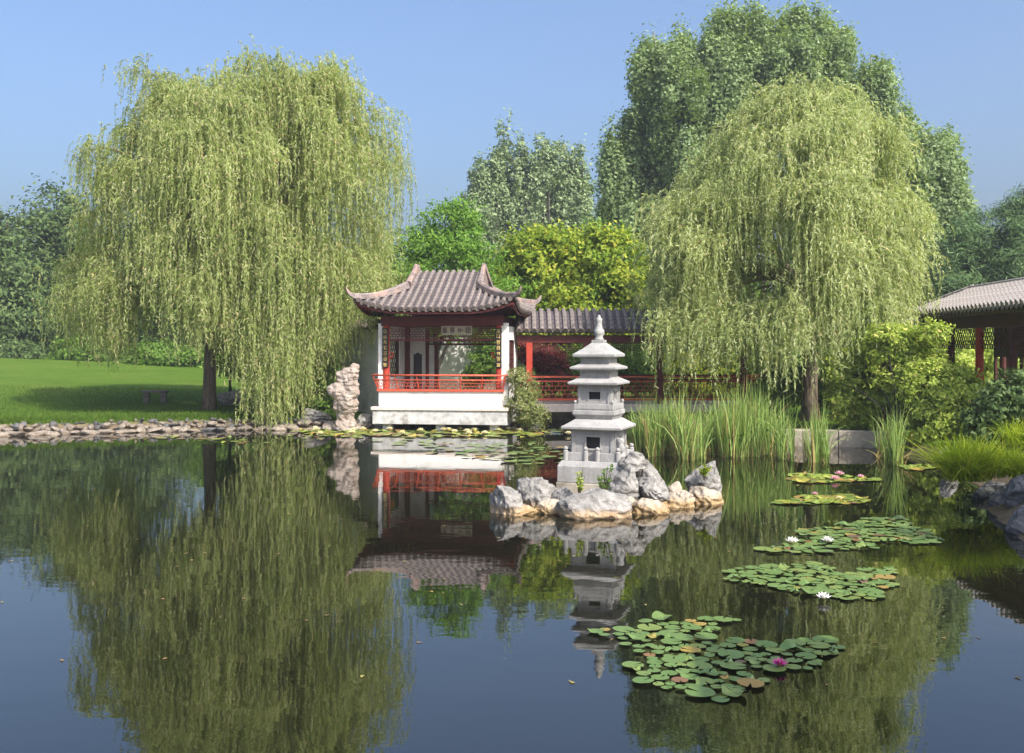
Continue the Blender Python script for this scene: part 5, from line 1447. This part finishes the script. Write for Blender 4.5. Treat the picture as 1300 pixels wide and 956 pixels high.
# ------------------------------------------------------------------ water lilies
def pad_mesh(seed, r=1.0, curl=0.0):
    rng = np.random.RandomState(seed)
    n = 22; a0 = rng.rand() * 6.28
    V = [(0, 0, 0.012)]
    notch = 0.16
    for i in range(n):
        a = a0 + notch + (2 * math.pi - 2 * notch) * i / (n - 1)
        rr = r * (1 + 0.03 * math.sin(3 * a + seed))
        z = 0.012 + curl * max(0, math.sin(2 * a + seed)) * 0.25 + 0.004 * rng.rand()
        V.append((rr * math.cos(a), rr * math.sin(a), z))
    F = [(0, i, i + 1) for i in range(1, n)]
    return V, F
PADS = {k: [mesh_of("lily_leaf", *pad_mesh(s, 1.0, c), M[k]) for s, c in ((1, 0), (2, 0.0), (3, 0.0), (4, 0.0), (5, 0.15), (6, 0.0))] for k in ('pad_near', 'pad_far')}
def flower_meshes(mat):
    V, F = [], []
    for ring, (n, tilt, L, w) in enumerate(((9, 0.35, 1.0, 0.42), (8, 0.8, 0.85, 0.36), (6, 1.15, 0.65, 0.28))):
        for i in range(n):
            a = 2 * math.pi * (i + 0.5 * (ring % 2)) / n
            d = np.array((math.cos(a) * math.cos(tilt), math.sin(a) * math.cos(tilt), math.sin(tilt)))
            s = np.array((-math.sin(a), math.cos(a), 0)) * w / 2; up = np.array((0, 0, 0.12))
            b = len(V)
            V += [tuple(d * 0.12), tuple(d * L * 0.6 + s), tuple(d * L + up), tuple(d * L * 0.6 - s)]
            F.append((b, b + 1, b + 2, b + 3))
    return mesh_of("flower", V, F, M[mat])
FLW = {k: flower_meshes(k) for k in ('petal_white', 'petal_pink', 'petal_magenta', 'petal_cream')}

def lily(label, blobs, count, rpad, seed, pads='pad_near', flowers=(), gap=0.75):
    """blobs: (px, py, half px, half py) on the water; leaves keep a little apart"""
    rng = np.random.RandomState(seed)
    cx, cy = WP(blobs[0][0], blobs[0][1])
    root = thing("water_lily", (cx, cy, 0), 0, label, "water lily", "water lily patches on the pond")
    pr = np.array([b[2] * b[3] for b in blobs], float); pr /= pr.sum()
    done = []
    tries = 0
    while len(done) < count and tries < count * 40:
        tries += 1
        b = blobs[rng.choice(len(blobs), p=pr)]
        a = rng.rand() * 6.283; q = math.sqrt(rng.rand())
        q = q * (0.85 + 0.25 * math.sin(3 * a + seed))
        px, py = b[0] + b[2] * q * math.cos(a), b[1] + b[3] * q * math.sin(a)
        x, y = WP(px, py)
        r = rpad * (0.45 + 0.8 * rng.rand())
        if any((x - u) ** 2 + (y - v) ** 2 < ((r + w) * gap) ** 2 for u, v, w in done): continue
        if 0 < pond_sd(np.array([x]), np.array([y]))[0]: continue
        done.append((x, y, r))
        put("leaf", PADS[pads][rng.randint(6)], root, (x - cx, y - cy, 0.002 + 0.012 * rng.rand()), (rng.normal() * 0.02, rng.normal() * 0.02, rng.rand() * 6.28), (r, r, 1 if r > 0.08 else 0.6))
    for (px, py, kind, fr) in flowers:
        x, y = WP(px, py)
        f = put("flower", FLW[kind], root, (x - cx, y - cy, 0.03), (0, 0, rng.rand() * 6), (fr, fr, fr))
        st = put("stamens", STAM, f, (0, 0, 0))
    return root
STAM = mesh_of("stamens", *lathe([(0.05, 0.0), (0.2, 0.25), (0.22, 0.42), (0.05, 0.45)], 8), M['stamen'])

lily("nearest water lily patch, round leaves half in shadow, with a magenta flower", [(905, 838, 80, 28), (850, 820, 60, 34), (990, 832, 90, 22), (795, 806, 45, 9), (880, 792, 60, 8), (900, 872, 80, 16), (850, 855, 50, 20)], 175, 0.088, 701, flowers=[(990, 850, 'petal_magenta', 0.075)], gap=0.86)
lily("middle water lily patch with orange edge leaves and one white flower in front", [(1000, 735, 72, 18), (1070, 748, 62, 15), (960, 726, 36, 8), (1100, 735, 46, 14)], 170, 0.092, 702, flowers=[(1046, 764, 'petal_white', 0.085)], gap=0.82)
lily("broad water lily patch with two white flowers at its left", [(1105, 675, 90, 15), (1060, 690, 60, 10), (1150, 682, 48, 11), (1010, 698, 50, 6)], 180, 0.10, 703, flowers=[(1006, 692, 'petal_white', 0.10), (1051, 691, 'petal_white', 0.095)], gap=0.82)
lily("narrow yellowing water lily patch in open water below the cattails", [(1040, 636, 58, 6), (1075, 634, 26, 5)], 130, 0.11, 704, 'pad_far', flowers=[(1035, 630, 'petal_pink', 0.06), (1066, 636, 'petal_cream', 0.07)], gap=0.55)
lily("pink-flowered water lily patch under the kerb", [(1055, 609, 56, 5), (1025, 606, 30, 4)], 120, 0.12, 705, 'pad_far', flowers=[(1060, 611, 'petal_pink', 0.11), (1066, 605, 'petal_pink', 0.11), (1093, 608, 'petal_pink', 0.08)], gap=0.55)
lily("small water lily patch with pink flower near the bright sedge", [(1168, 594, 26, 3)], 30, 0.12, 706, 'pad_far', flowers=[(1178, 581, 'petal_pink', 0.16)], gap=0.55)
fl = [(395 + 330 * rng.rand(), 545 + 8 * rng.rand(), 'petal_cream', 0.13) for _ in range(24)]
lily("long dense band of yellow-green water lilies along the pavilion's foot", [(540, 550, 170, 5.5), (440, 550, 70, 6), (650, 550, 70, 6)], 300, 0.15, 707, 'pad_far', flowers=fl, gap=0.42)
lily("scattered water lily leaves on open water before the pavilion", [(640, 575, 90, 15), (570, 565, 60, 7), (690, 582, 40, 10), (520, 560, 40, 4)], 75, 0.16, 708, 'pad_near', gap=1.0)
lily("few floating leaves before the large willow's curtain", [(290, 560, 60, 5), (390, 555, 26, 5), (210, 556, 30, 3)], 26, 0.13, 709, 'pad_far', gap=1.0)
